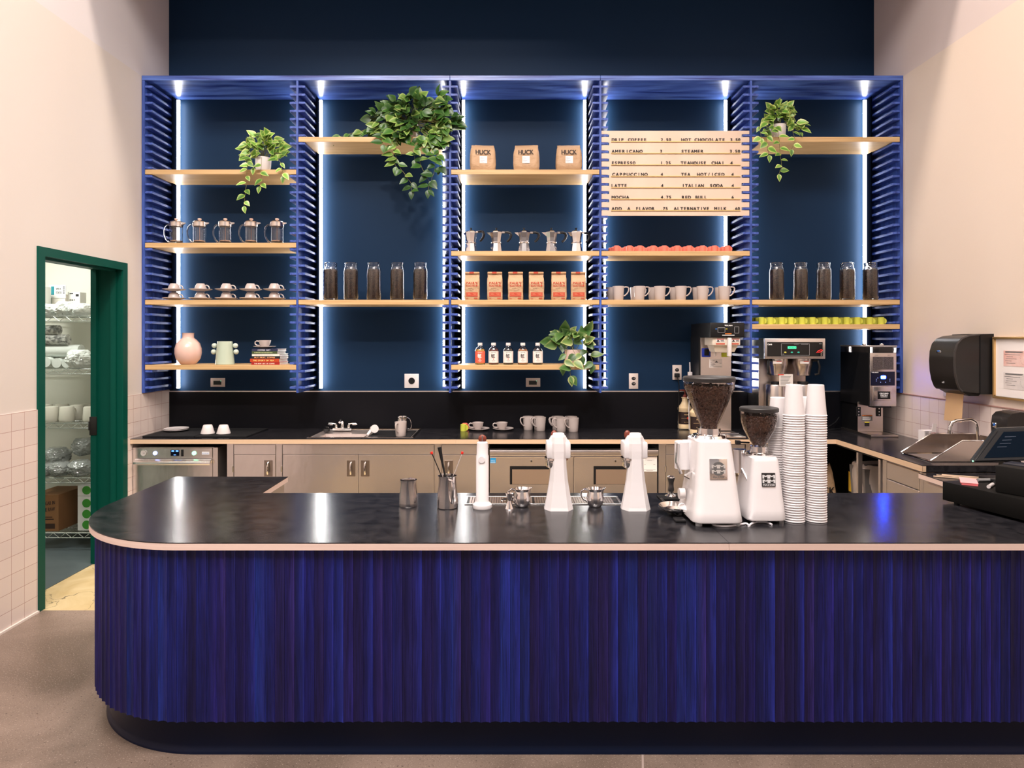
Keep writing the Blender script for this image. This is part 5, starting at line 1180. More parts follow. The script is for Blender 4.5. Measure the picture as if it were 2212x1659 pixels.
o = obj('coiled_cable', MB().tube([(2.62, 5.50, ZB+.10), (2.55, 5.47, ZB+.13), (2.52, 5.45, ZB+.07), (2.56, 5.44, ZB+.02), (2.64, 5.45, ZB+.03), (2.70, 5.47, ZB+.06), (2.74, 5.49, ZB+.10)], .006, 8).tube([(2.60, 5.46, ZB+.0), (2.66, 5.44, ZB+.006), (2.74, 5.46, ZB+.01)], .005, 6), BLACKP); tag(o, 'looped black appliance cord on the worktop beside the bulk grinder', 'cord')
# small carton by the tiled wall
t = thing('tea_carton', 'small white carton with red print against the tiled wall beyond the hand sink', 'carton', (2.985, 4.72, ZB), .1)
obj('carton_body', MB().box(-.045, .045, -.03, .03, 0, .10), PAPERW, t)
obj('lid_flap', MB().prism([(.012, .10), (.045, .10), (.050, .150), (.020, .150)], 'y', -.03, -.026), PAPERW, t)
obj('red_print', MB().box(-.038, -.012, -.0308, -.030, .040, .052).box(.006, .042, -.0308, -.030, .060, .085), REDINK, t)
mb = MB()
for k in range(4): mb.box(-.038, -.012, -.0308, -.030, .092-k*.009, .095-k*.009)
obj('black_print', mb, INK, t)
# ---------------------------------------------------------------- on the wall by the hand sink
t = thing('towel_dispenser', 'big rounded black paper towel dispenser on the pinkish wall above the tiles', 'towel dispenser', (XR, 4.31, 1.31))
prof = [(0, .0), (0, .375), (-.085, .372), (-.15, .366), (-.195, .348), (-.225, .315), (-.240, .265), (-.244, .20), (-.240, .13), (-.228, .07), (-.212, .03), (-.195, .012), (-.10, .002)]
obj('cover', MB().prism(prof, 'y', -.128, .128, True), M('dispenser_black', (.014, .012, .011), .3), t, sharp=50)
obj('back_shell', MB().prism([(-.085, -.004), (-.085, .376), (0, .380), (0, -.004)], 'y', -.134, .134), BLACKP, t)
pf = [(x*1.0-.003, z) for x, z in prof[3:12]]
obj('cover_trim', MB().tube([(x-.001, -.126, z) for x, z in prof[2:12]], .007, 8), M('dispenser_trim', (.035, .030, .028), .3), t)
e = obj('emblem', MB().sphere((-.2425, .03, .262), .028, 18, 8, (.12, 1, .36)), M('emblem_chrome', (.5, .5, .5), .2, 1), t)
obj('emblem_blue', MB().sphere((-.2440, .03, .266), .016, 18, 8, (.14, 1, .35)), M('badge_blue', ()), e)
obj('lower_mark', MB().box(-.2305, -.2275, .008, .016, .058, .066).box(-.2305, -.2275, -.004, .004, .058, .070), M('outline_grey', ()), t)
obj('feed_mouth', MB().prism([(-.19, .012), (-.14, -.016), (-.08, -.016), (-.06, .004)], 'y', -.11, .11), BLACKP, t)
mb = MB(); mb.add([(-.150, -.075, -.005), (-.150, .095, -.005), (-.158, .095, -.10), (-.158, -.075, -.10), (-.162, .100, -.195), (-.166, -.078, -.190)], [(0, 1, 2, 3), (3, 2, 4, 5)], True)
mb.add([(-.149, -.075, -.005), (-.149, .095, -.005), (-.157, .095, -.10), (-.157, -.075, -.10), (-.161, .100, -.195), (-.165, -.078, -.190)], [(0, 1, 2, 3), (3, 2, 4, 5)], True)
obj('paper_towel', mb, M('kraft_towel', (.56, .36, .19), .8), t)
t = thing('wall_switch', 'white switch plate on the wall, half hidden by the towel dispenser', 'switch', (XR, 4.60, 1.29)); obj('faceplate', MB().box(-.008, 0, -.055, .055, -.035, .065, .002), WHITEP, t)
obj('rocker', MB().box(-.012, -.007, -.015, .015, -.01, .04, .001, 1), WHITEP, t)
t = thing('framed_permits', 'thin gold frame holding two printed certificates on the wall by the register', 'framed notice', (XR, 3.92, 1.285))
y0, y1, h = -.30, .245, .385
mb = MB(); fw = .014
for a, b_, c, d in ((y0, y1, 0, fw), (y0, y1, h-fw, h), (y0, y0+fw, fw, h-fw), (y1-fw, y1, fw, h-fw)): mb.box(-.020, 0, a, b_, c, d, .003)
obj('frame', mb, M('gold_frame', (.72, .47, .20), .32, .8), t)
obj('mount', MB().box(-.006, -.001, y0+fw, y1-fw, fw, h-fw), PAPERW, t)
for (c, d), nm, m in (((.205, .300), 'pink_certificate', M('certificate_pink', (.72, .38, .33), .7, var=((.80, .62, .58), (14, 14, 14), 3, .3))), ((.065, .165), 'grey_certificate', M('certificate_grey', (.60, .55, .54), .7, var=((.70, .64, .62), (20, 20, 20), 3, .3)))):
    cc = obj(nm, MB().box(-.0072, -.006, -.05, .165, c, d), m, t)
    mb = MB()
    for i, (p, q_) in enumerate(((.15, .02), (.155, .03), (.14, .09), (.145, .06), (.15, .10), (.14, .07))): mb.box(-.0078, -.0072, q_, p, d-.012-i*.013, d-.0098-i*.013)
    for i in range(16): mb.box(-.0078, -.0072, .0+.028*math.cos(i*PI/8)-.0012, .0+.028*math.cos(i*PI/8)+.0012, (c+d)/2+.034*math.sin(i*PI/8)-.0012, (c+d)/2+.034*math.sin(i*PI/8)+.0012)
    mb.box(-.0078, -.0072, .01, .15, d-.009, d-.004); obj('printed_lines', mb, M('ink_grey', ()), cc)
t = thing('soap_dispenser', 'black soap dispenser on the tiled wall behind the register screen', 'soap dispenser', (XR-.007, 3.97, 1.045), 0)
prof = [(0, 0), (-.10, 0), (-.112, .03), (-.115, .09), (-.108, .145), (-.085, .168), (-.04, .176), (0, .176)]
obj('body', MB().prism(prof, 'y', -.065, .065, True), M('dispenser_black', ()), t, sharp=50)
o = obj('chrome_badge', MB().box(-.1175, -.112, .018, .050, .075, .105, .002), CHROME, t)
obj('badge_print', MB().box(-.1182, -.1175, .025, .043, .086, .100), M('badge_blue', ()), o)
# ---------------------------------------------------------------- under the service side
t = thing('trash_bin', 'grey bin lined with a clear bag in the open shaded bay', 'bin', (2.725, 4.86, .035))
obj('bin_body', MB().loft([[(sx_*.13, sy_*.085, 0) for sx_, sy_ in ((-1, -1), (1, -1), (1, 1), (-1, 1))], [(sx_*.17, sy_*.105, .68) for sx_, sy_ in ((-1, -1), (1, -1), (1, 1), (-1, 1))]]), M('bin_grey', (.16, .15, .15), .5), t)
lin = MB(); rg = random.Random(3); R = []
for z_, k in ((.46, .99), (.60, 1.05), (.68, 1.06), (.70, 1.04), (.70, .96), (.64, .93)):
    R.append([(( .162*k*math.copysign(abs(math.cos(a))**.35, math.cos(a)) + rg.uniform(-.004, .004)), (.103*k*math.copysign(abs(math.sin(a))**.35, math.sin(a)) + rg.uniform(-.004, .004)), z_ + rg.uniform(-.012, .012)) for a in [2*PI*i/28 for i in range(28)]])
lin.loft(R, cap=False, smooth=True); obj('bin_liner', lin, M('bin_liner_film', (.62, .55, .52), .35, trans=.25), t)
t = thing('fire_extinguisher', 'dark cylinder with a yellow and black label standing in the open bay', 'canister', (2.68, 5.08, .035))
obj('cylinder_body', MB().lathe([(0, 0), (.060, 0), (.064, .01), (.064, .62), (.055, .67), (.03, .70), (.02, .71), (0, .71)], 28), M('canister_black', (.02, .02, .02), .25), t)
l = obj('label', MB().lathe([(.065, .40), (.065, .60)], 24, a0=-PI*1.25, a1=-PI*.05), M('label_yellow', (.75, .48, .04), .5), t)
o = obj('label_lower', MB().lathe([(.0655, .38), (.0655, .45)], 24, a0=-PI*1.25, a1=-PI*.05), INK, l)
mb = MB()
for i in range(4): mb.box(-.052, -.030, -.062, -.048, .57-i*.03, .583-i*.03)
obj('label_print', mb, INK, l)
t = thing('kraft_sack', 'tall kraft coffee sack in the dark bay beside the cup stacks', 'bag of coffee', (PX(1775, 5.06)+.04, 5.09, .10)); t.location = (2.42, 5.20, .05)
obj('bag_body', MB().loft(bag_rings([(.22, .14, 0, 0), (.25, .16, .03, 0), (.26, .16, .2, 0), (.25, .15, .42, 0), (.23, .08, .55, .01), (.22, .015, .62, .02)], seed=77, amp=.004), smooth=True), KRAFT, t, sharp=50)
obj('lettering', text(MB(), 'HUCK', (-.09, -.083, .40), XU, ZU, .19, .06, gap=.12, bold=.002), INK, t)
from mathutils import noise as mnoise
# ================================================================ ON THE BAR
def bar(x, y): X, D = ON(x, y, ZBAR); return X, D
MIR = M('mirror_steel', (.84, .80, .79), .10, 1)
def pitcher(nm, label, x, y, r, h, hang):
    X, D = bar(x, y); D += r*.85; X = PX(x, D); t = thing(nm, label, 'pitcher', (X, D, ZBAR), hang)
    k = 36; pr = [(0, .002), (r*.94, 0), (r, .004), (r*1.0, .02), (r*.97, h*.4), (r*.86, h*.86), (r*.90, h), (r*.87, h), (r*.83, h*.86), (r*.94, .01), (0, .008)]
    mb = MB().lathe(pr, k)
    for i, v in enumerate(mb.v):              # the pouring lip
        a = math.atan2(v[1], v[0]); da = (a + PI/2 + PI) % (2*PI) - PI
        if v[2] > h*.80: f = math.exp(-(da/.35)**2); mb.v[i] = (v[0]*(1+.18*f), v[1]*(1+.22*f), v[2] + h*.03*f)
    obj('pitcher_body', mb, MIR, t)
    return t, r, h
t, r, h = pitcher('milk_pitcher', 'steel milk pitcher standing empty, spout turned to the customer side', 882.5, 1097.5, .0445, .125, 0)
obj('handle', MB().tube([(0, r*.85, h*.9), (0, r*1.5, h*.86), (0, r*1.65, h*.5), (0, r*1.3, h*.25), (0, r*.98, h*.2)], .005, 8), MIR, t)
t, r, h = pitcher('utensil_pitcher', 'taller steel pitcher holding thermometers and a spatula', 966.5, 1101, .0495, .150, 2.75)
t.rotation_euler = (0, 0, 0)
t2 = t
obj('handle', MB().tube([(r*.50, -r*.70, h*.88), (r*.62, -r*1.32, h*.88), (r*.66, -r*1.45, h*.76), (r*.62, -r*1.30, h*.42), (r*.56, -r*1.05, h*.24), (r*.50, -r*.80, h*.20)], [.005, .007, .008, .008, .007, .006], 8), MIR, t)
base = Vector(t.location)
def stick(nm, px_, py_, lab, m, tipm=None, flat=False):
    top = W(px_, py_, base.y+.02); bot = base + Vector(((top.x-base.x)*-.35, .01, .012)); d = top - bot
    o = thing(nm, lab, 'utensil', bot, 0, 'stirring tools in the steel pitcher')
    if flat: obj('spatula_blade', MB().tube([(0, 0, 0), d*.45, d*.75, d], [.003, .003, .006, .010], 8), m, o)
    else:
        obj('shaft', MB().tube([(0, 0, 0), d*.5, d*.96], .0026, 6), m, o)
        obj('red_tip', MB().tube([d*.955, d*.97, d], [.004, .0065, .0062], 10), tipm, o, label='red rubber tip')
TIPR = M('red_tip_rubber', (.75, .03, .02), .4)
stick('bar_stirrer', 931.5, 976, 'black twisted stirrer with a red tip leaning in the pitcher', BLACKP, TIPR)
stick('bar_stirrer', 999.5, 976, 'pale twisted stirrer with a red tip leaning in the pitcher', CHROME, TIPR)
stick('spatula', 949, 966, 'black narrow spatula standing in the pitcher', BLACKP, None, True)
# slim tap tower
MW = M('matte_white_tower', (.71, .68, .69), .38)
X, D = bar(1042, 1104); D += .06; X = PX(1042, D)
t = thing('steam_tower', 'slim white cylindrical steam tower with a brown lever on top', 'steam tower', (X, D, ZBAR))
s = D/F
hh = (1104-956)*D/F - .01
obj('column', MB().lathe([(.044, 0), (.046, .006), (.044, .018), (.034, .026), (.0295, .036), (.0295, hh*.78), (.0270, hh*.80), (.0265, hh*.93), (.0245, hh*.985), (.016, hh), (0, hh)], 40), MW, t)
obj('round_cap', MB().cyl((-.002, -.026, hh*.74), (-.002, -.033, hh*.74), .0165, .0155, 24), MW, t)
obj('dark_slot', MB().box(.0235, .029, -.004, .02, hh*.80, hh*.90), BLACKP, t)
BRW = M('brown_wood_lever', (.16, .035, .02), .35)
lv = obj('lever', MB().sphere((0, 0, hh+.012), .0195, 20, 12, (1, .55, 1.0)), BRW, t)
obj('lever_inlay', MB().box(-.0022, .0022, -.0125, .0, hh-.004, hh+.029), CHROME, lv)
# two sculpted espresso taps
def tap(x, y, label, knobdx):
    X, D = bar(x, y); D += .075; X = PX(x, D); t = thing('espresso_tap', label, 'espresso tap', (X, D, ZBAR))
    Hh = .352
    def oct_(w, d, z, y0=0, f=.34): return [(-w/2, y0-d/2+d*f, z), (-w/2*(1-f*1.15), y0-d/2+.0, z), (w/2*(1-f*1.15), y0-d/2, z), (w/2, y0-d/2+d*f, z), (w/2, y0+d/2-d*f, z), (w/2*(1-f), y0+d/2, z), (-w/2*(1-f), y0+d/2, z), (-w/2, y0+d/2-d*f, z)]
    rings = [oct_(.134, .115, 0), oct_(.128, .108, .014), oct_(.106, .092, .07), oct_(.086, .078, .13), oct_(.074, .068, .19), oct_(.070, .062, .235), oct_(.074, .062, .27), oct_(.072, .058, .305), oct_(.062, .048, .335), oct_(.050, .034, Hh)]
    mb = MB().loft(rings, smooth=False)
    obj('column', mb, MW, t, sharp=20)
    zc = .272
    obj('group_head', MB().box(-.056, .056, -.016, .085, zc-.038, zc+.038, .008).loft([oct_(.10, .07, zc+.036, .02), oct_(.068, .05, zc+.066, .01)]), MW, t)
    p_ = obj('portafilter', MB().lathe([(0, -.066), (.014, -.066), (.024, -.056), (.042, -.044), (.0465, -.032), (.0465, -.014), (.051, -.010), (.051, 0)], 32, o=(-.014, .022, zc-.036)), CHROME, t)
    obj('portafilter_handle', MB().tube([(.01, .09, zc-.055), (.035, .13, zc-.062), (.05, .18, zc-.07)], [.008, .012, .013], 10), BRW, p_)
    obj('lever', MB().sphere((knobdx, .045, Hh-.014), .019, 18, 12, (.8, .6, 1.1)), BRW, t)
    return t
tap(1206.5, 1107, 'sculpted white espresso tap between the two steel creamers', -.018)
tap(1372.5, 1107, 'sculpted white espresso tap beside the tamper, brown lever showing', -.030)
# drip trays
z0 = ZBAR
def tray(xa, xb, label, rinse):
    Ya, Yb = F*(H-z0)/(1090.3-CY), F*(H-z0)/(1073-CY); x0, x1 = PX(xa, Ya), PX(xb, Ya)
    t = thing('drip_tray', label, 'drip tray', ((x0+x1)/2, (Ya+Yb)/2, z0), 0, 'flush steel drip trays'); w, d = (x1-x0)/2, (Yb-Ya)/2
    mb = MB()
    for a, b_, c, e_ in ((-w, w, -d, -d+.008), (-w, w, d-.008, d), (-w, -w+.010, -d+.008, d-.008), (w-.010, w, -d+.008, d-.008)): mb.box(a, b_, c, e_, 0, .004, .001, 1)
    obj('rim', mb, STEEL, t); obj('well', MB().box(-w+.01, w-.01, -d+.008, d-.008, .0005, .0012), BLACKP, t)
    mb = MB(); n = int((2*w-.05)/.012)
    for i in range(n): mb.box(-w+.022+i*.012, -w+.022+i*.012+.009, -d+.016, d-.016, .0015, .0032)
    for c in (-d+.020, 0, d-.023): mb.box(-w+.020, w-.020, c, c+.004, .001, .0030)
    obj('grate', mb, M('grate_steel', (.62, .52, .46), .35, 1), t)
    if rinse:
        r_ = obj('rinser', MB().lathe([(0, .006), (.012, .006), (.014, .0045), (.040, .0045), (.044, .0035)], 28, o=(w*.42, 0, 0)), CHROME, t)
        mb = MB()
        for i in range(8): a = i*PI/4; mb.box(w*.42+.026*math.cos(a)-.004, w*.42+.026*math.cos(a)+.004, .026*math.sin(a)-.002, .026*math.sin(a)+.002, .0046, .0052)
        obj('rinser_slots', mb, INK, r_)
    return t
tray(1003, 1143, 'flush steel drip tray with round rinser behind the slim white tower', True)
tray(1146, 1345, 'long flush steel drip tray between the two espresso taps', False)
# jigger and creamers
X, D = bar(1100.5, 1100.5); D += .02; X = PX(1100.5, D)
o = obj('jigger', MB().lathe([(.0215, 0), (.0200, .004), (.0080, .036), (.0085, .040), (.0170, .064), (.0180, .072), (.0165, .072), (.0065, .042), (0, .041)], 28), MIR, None, (X, D, ZBAR)); tag(o, 'small steel double jigger next to a creamer', 'jigger')
def creamer(x, y, label, hd, sp_):
    X, D = bar(x, y); D += .035; X = PX(x, D); t = thing('creamer', label, 'creamer', (X, D, ZBAR), 0, 'bell creamers')
    mb = MB().lathe([(0, .002), (.026, 0), (.030, .004), (.0395, .022), (.0405, .045), (.036, .064), (.033, .074), (.040, .086), (.038, .086), (.031, .074), (.038, .045), (.028, .008), (0, .007)], 36)
    for i, v in enumerate(mb.v):
        a = math.atan2(v[1], v[0]); da = (a - sp_ + PI) % (2*PI) - PI
        if v[2] > .07: f = math.exp(-(da/.4)**2); mb.v[i] = (v[0]*(1+.28*f), v[1]*(1+.28*f), v[2]+.003*f)
    obj('creamer_body', mb, MIR, t)
    obj('handle', MB().tube([(-.032, .004, .076), (-.048, .006, .082), (-.064, .008, .070), (-.066, .008, .052), (-.054, .006, .034), (-.038, .004, .026)], .0048, 8), MIR, t)
    return t
creamer(1127.5, 1098.5, 'round bellied steel creamer beside the jigger', 0, .2)
creamer(1285.5, 1098.5, 'round bellied steel creamer between the two white espresso taps', 0, .1)
# tamper on its mat, knock box
X, D = bar(1449.5, 1076); 
t = thing('tamper', 'steel espresso tamper with dark waisted handle on a small mat', 'tamper', (X, D, ZBAR+.006))
obj('tamper_base', MB().lathe([(0, 0), (.029, 0), (.029, .007), (.022, .012), (.012, .018), (.0115, .030)], 32), CHROME, t)
obj('handle', MB().lathe([(.0125, .028), (.0155, .036), (.0125, .055), (.0125, .070), (.0185, .092), (.0190, .098), (.008, .104), (0, .105)], 28), M('gunmetal', (.18, .17, .17), .3, .9), t)
obj('cap', MB().lathe([(.0192, .096), (.0192, .099), (.010, .106), (0, .107)], 28), CHROME, t)
o = obj('tamper_mat', MB().box(-.075, .075, -.045, .045, 0, .006, .002), BLACKM, None, (X+.012, D, ZBAR)); tag(o, 'small black rubber mat under the tamper', 'mat')
t = thing('knock_box', 'dark open box half hidden behind the big grinder', 'knock box', (X+.15, D+.06, ZBAR))
obj('box_body', MB().box(-.055, .06, -.05, -.045, 0, .085).box(-.055, .06, .045, .05, 0, .085).box(-.055, -.05, -.045, .045, 0, .085).box(.055, .06, -.045, .045, 0, .085).box(-.05, .055, -.045, .045, 0, .004), M('smoke_box', (.05, .035, .03), .15), t)
# grinders
BEAN = M('roasted_bean', (.052, .020, .011), .30, var=((.105, .042, .020), (60, 60, 60), 1, .3), coat=.2)
HOPG = M('hopper_plastic', (.93, .90, .90), .02, trans=1, ior=1.25)
BB = MB(); bb_ = bmesh.new(); bmesh.ops.create_icosphere(bb_, subdivisions=2, radius=1)
BV = [v.co.copy() for v in bb_.verts]; BF = [[v.index for v in f.verts] for f in bb_.faces]; bb_.free()
for v in BV:
    v.x *= .0062; v.y *= .0044; v.z *= .0034
    if v.z > 0 and abs(v.y) < .0012: v.z -= .0012
def beans(prof, seed, count, top):
    """beans packed against the inside of a lathe profile and over its top"""
    rg = random.Random(seed); mb = MB(); seg = []; tot = 0
    for (r0, z0), (r1, z1) in zip(prof, prof[1:]):
        a = (r0+r1)/2*math.hypot(r1-r0, z1-z0); tot += a; seg.append((tot, r0, z0, r1, z1))
    for i in range(count):
        if i < count*top: r = prof[-1][0]*rg.random()**.5; a = rg.uniform(0, 2*PI); p = Vector((r*math.cos(a), r*math.sin(a), prof[-1][1] + rg.uniform(-.003, .003))); nrm = Vector((0, 0, 1))
        else:
            u = rg.uniform(0, tot); s_ = next(s for s in seg if u <= s[0]); k = rg.random(); r, z = s_[1]+(s_[3]-s_[1])*k, s_[2]+(s_[4]-s_[2])*k; a = rg.uniform(PI*.95, 2.05*PI)
            p = Vector(((r-.004)*math.cos(a), (r-.004)*math.sin(a), z)); nrm = Vector((math.cos(a), math.sin(a), -.2))
        q = nrm.to_track_quat('Z', 'Y').to_matrix() @ Matrix.Rotation(rg.uniform(0, 2*PI), 3, 'Z') @ Matrix.Rotation(rg.uniform(-.6, .6), 3, 'X')
        if rg.random() < .4: q = q @ Matrix.Rotation(PI, 3, 'X')
        k = rg.uniform(.85, 1.1); mb.add([p + q @ (v*k) for v in BV], BF, True)
    mb.lathe([(0, prof[0][1])] + [(r-.007, z) for r, z in prof] + [(0, prof[-1][1]-.002)], 28)
    return mb
def rrect(w, d, z, y0, f=.16, x0=0):
    o = []; 
    for cx_, cy_, a0 in ((1, -1, -PI/2), (1, 1, 0), (-1, 1, PI/2), (-1, -1, PI)):
        rr = f*min(w, d)
        for k in range(5):
            a = a0 + k*PI/8; o.append((x0 + cx_*(w/2-rr) + rr*math.cos(a), y0 + cy_*(d/2-rr) + rr*math.sin(a), z))
    return o
def grinder(label, cx_px, base_px, D, sz, hop, lid_r, seed):
    """sz: list of (w, d, z, y0, x0) body rings; hop: hopper profile"""
    X = PX(cx_px, D); t = thing('espresso_grinder', label, 'coffee grinder', (X, D, ZBAR))
    body = obj('body', MB().loft([rrect(w, d, z, y0, .2, x0) for w, d, z, y0, x0 in sz], smooth=True), WHITE, t, sharp=40)
    return t, body
DG = F*(H-ZBAR)/(1136-CY) + .12            # centre of the big grinder
px2m = DG/F
def S(v): return v*px2m
# big: body rings from crop measures; x0 offsets relative to the centre 1530
t, body = grinder('large white espresso grinder with a tall conical hopper of beans', 1530, 1136, DG, [(.213, .30, .018, .0, .002), (.215, .305, .024, .0, .002), (.200, .29, .06, 0, .004), (.178, .24, .17, -.005, .004), (.150, .20, .33, -.01, .000), (.146, .195, .352, -.01, -.001), (.134, .18, .358, -.01, -.001)],
                  None, .11, 1)
obj('side_foot', MB().lathe([(0, .024), (.092, .024), (.100, .030), (.100, .040), (.088, .052), (.04, .062), (0, .062)], 40, o=(-.022, .04, 0)), WHITE, t)
for sx_ in (-.075, .085):
    for yy in (-.115, .11): obj('foot', MB().cyl((sx_, yy, 0), (sx_, yy, .02), .014, .014, 16), M('foot_grey', (.45, .47, .50), .4), t)
obj('hopper_collar', MB().lathe([(0, .356), (.074, .356), (.076, .362), (.070, .372), (.052, .374), (.050, .376), (.050, .402), (0, .402)], 36, o=(0, -.01, 0)), CHROME, t)
obj('adjust_lever', MB().cyl((.05, -.01, .372), (.125, -.03, .378), .004, .004, 8), CHROME, t)
hz0 = .398
prof = [(.034, hz0), (.036, hz0+.022), (.060, hz0+.075), (.084, hz0+.135), (.102, hz0+.178)]
hp = obj('hopper', MB().lathe([(.036, hz0), (.040, hz0+.020), (.066, hz0+.078), (.090, hz0+.137), (.108, hz0+.182), (.109, hz0+.215), (.106, hz0+.215), (.105, hz0+.183), (.087, hz0+.138), (.063, hz0+.079), (.037, hz0+.021), (.034, hz0)], 48, o=(0, -.01, 0)), HOPG, t)
bn_ = beans([(.033, hz0+.004), (.037, hz0+.022), (.061, hz0+.077), (.085, hz0+.136), (.103, hz0+.182), (.103, hz0+.190)], 4, 1500, .12); bn_.move(dy=-.01)
o = obj('coffee_beans', bn_, BEAN, hp); o['kind'] = 'stuff'
obj('hopper_lid', MB().lathe([(.109, hz0+.208), (.1115, hz0+.209), (.1125, hz0+.224), (.108, hz0+.229), (.06, hz0+.232), (0, hz0+.231)], 48, o=(0, -.01, 0)), M('lid_dark', (.018, .016, .016), .45), t)
fY = -.1425
pl = obj('name_plate', MB().box(-.032, .045, fY-.003, fY+.03, .185, .272, .004), CHROME, t); pl.rotation_euler = (-.094, 0, 0)
mb = MB(); mb.cyl((.006, fY-.0042, .230), (.006, fY-.003, .230), .029, .029, 32); em = obj('emblem', mb, M('emblem_dark', (.10, .10, .10), .4), pl)
mb = MB()
for x_ in (-.021, .0075):
    for z_ in (.2315, .2105): text(mb, 'M', (x_, fY-.0046, z_), XU, ZU, .0255, .0165, bold=.0016)
obj('lettering', mb, M('emblem_light', (.62, .60, .58), .35, .5), em)
obj('plate_lettering', text(MB(), 'MAZZER', (-.018, fY-.0036, .191), XU, ZU, .048, .008, bold=.0004), M('emblem_dark', ()), pl)
obj('doser', MB().cyl((-.105, .03, .215), (-.105, .03, .335), .036, .036, 28).box(-.105, -.06, .0, .06, .22, .34, .008), MW, t)
obj('doser_lever', MB().tube([(-.135, .0, .33), (-.142, -.01, .25), (-.125, -.02, .20)], .007, 8), CHROME, t)
obj('portafilter_fork', MB().tube([(-.07, -.02, .215), (-.12, -.06, .20), (-.10, -.07, .19)], .005, 8), CHROME, t)
obj('side_knob', MB().cyl((-.10, .02, .105), (-.125, .02, .105), .024, .024, 20), WHITEP, t)
obj('grounds_tray', MB().lathe([(0, .018), (.058, .018), (.075, .032), (.078, .040), (.074, .040), (.056, .022), (0, .022)], 36, o=(-.125, .07, 0), sx=1.05), CHROME, t)
# small
D2 = F*(H-ZBAR)/(1131-CY) + .10
t, body = grinder('small white espresso grinder with a rounded hopper of beans', 1637, 1131, D2, [(.166, .24, .016, 0, -.001), (.170, .245, .022, 0, -.001), (.158, .23, .06, 0, .002), (.140, .19, .15, -.005, .004), (.118, .165, .262, -.008, .004), (.114, .16, .276, -.008, .003), (.10, .15, .281, -.008, .003)], None, .08, 2)
for sx_ in (-.055, .065):
    for yy in (-.09, .085): obj('foot', MB().cyl((sx_, yy, 0), (sx_, yy, .018), .012, .012, 16), M('foot_chrome_dark', (.4, .4, .42), .25, .8), t)
obj('hopper_collar', MB().lathe([(0, .279), (.060, .279), (.062, .286), (.056, .291), (.040, .292), (.038, .294), (.038, .318), (0, .318)], 36, o=(.002, -.008, 0)), CHROME, t)
hz0 = .314
hp = obj('hopper', MB().lathe([(.028, hz0), (.031, hz0+.016), (.048, hz0+.042), (.066, hz0+.078), (.077, hz0+.118), (.080, hz0+.165), (.077, hz0+.165), (.074, hz0+.119), (.063, hz0+.079), (.045, hz0+.043), (.028, hz0+.017), (.026, hz0)], 48, o=(.002, -.008, 0)), HOPG, t)
bn_ = beans([(.026, hz0+.012), (.029, hz0+.018), (.045, hz0+.044), (.063, hz0+.080), (.074, hz0+.120), (.076, hz0+.140)], 6, 850, .12); bn_.move(dx=.002, dy=-.008)
o = obj('coffee_beans', bn_, BEAN, hp); o['kind'] = 'stuff'
obj('hopper_lid', MB().lathe([(.080, hz0+.158), (.0825, hz0+.159), (.083, hz0+.172), (.079, hz0+.176), (.04, hz0+.178), (0, hz0+.177)], 48, o=(.002, -.008, 0)), M('lid_dark', ()), t)
obj('doser', MB().cyl((-.072, .03, .195), (-.072, .03, .290), .028, .028, 28).cyl((-.072, .03, .290), (-.072, .03, .298), .030, .030, 28), MIR, t)
obj('doser_lever', MB().tube([(-.07, .0, .215), (-.060, -.04, .175), (-.055, -.05, .165)], .005, 8), CHROME, t)
obj('brush_arm', MB().tube([(-.075, .02, .330), (-.03, .02, .328)], .004, 8).box(-.092, -.072, .01, .03, .322, .338), BLACKP, t)
fY = -.1150
pl = obj('name_plate', MB().box(-.020, .038, fY-.002, fY+.02, .150, .208, .001, 1), INK, t); pl.rotation_euler = (-.085, 0, 0)
mb = MB()
for x_ in (-.0165, .0100):
    for z_ in (.1845, .1650): text(mb, 'M', (x_, fY-.0026, z_), XU, ZU, .0245, .0165, bold=.0018)
text(mb, 'MAZZER', (-.0165, fY-.0026, .1535), XU, ZU, .051, .0068, bold=.0005); mb.box(-.0170, .0355, fY-.0025, fY-.002, .1615, .1622)
obj('lettering', mb, M('emblem_silver', (.62, .62, .63), .4), pl)
# cords
def smooth(p, n=8):
    p = [Vector(v) for v in p]; p = [2*p[0]-p[1]] + p + [2*p[-1]-p[-2]]; o = []
    for i in range(1, len(p)-2):
        for k in range(n):
            t_ = k/n; a, b_, c, d = p[i-1:i+3]
            o.append(.5*((2*b_) + (c-a)*t_ + (2*a-5*b_+4*c-d)*t_*t_ + (3*b_-a-3*c+d)*t_**3))
    return o + [p[-2]]
Yc = F*(H-ZBAR)/(1136-CY)
def cp_(x, y, z=.004): X, D = ON(x, y, ZBAR); return (X, D, ZBAR+z)
o = obj('appliance_cable', MB().tube(smooth([cp_(1536, 1128), cp_(1539, 1133), cp_(1547, 1137.4), cp_(1574, 1138.5), cp_(1601, 1134.5), cp_(1612, 1133), cp_(1619, 1138.3)]), .0045, 10), M('cord_white', (.72, .70, .74), .4)); tag(o, 'white power cord emerging from under the large grinder', 'cord', 'white grinder cords')
o = obj('appliance_cable', MB().tube(smooth([cp_(1617, 1138.5), cp_(1624, 1133), cp_(1637, 1129.5), cp_(1655, 1130), cp_(1667, 1135)]), .0045, 10), M('cord_white', ())); tag(o, 'white power cord curling in front of the small grinder', 'cord', 'white grinder cords')
o = obj('cleaning_brush', MB().tube([cp_(1428, 1088, .02), cp_(1445, 1100, .012), cp_(1463, 1113, .008)], [.009, .006, .007], 8).box(PX(1458, 2.86), PX(1480, 2.86), 2.84, 2.90, ZBAR, ZBAR+.012, .003), BLACKP); tag(o, 'black brush lying on the bar beside the large grinder tray', 'brush')
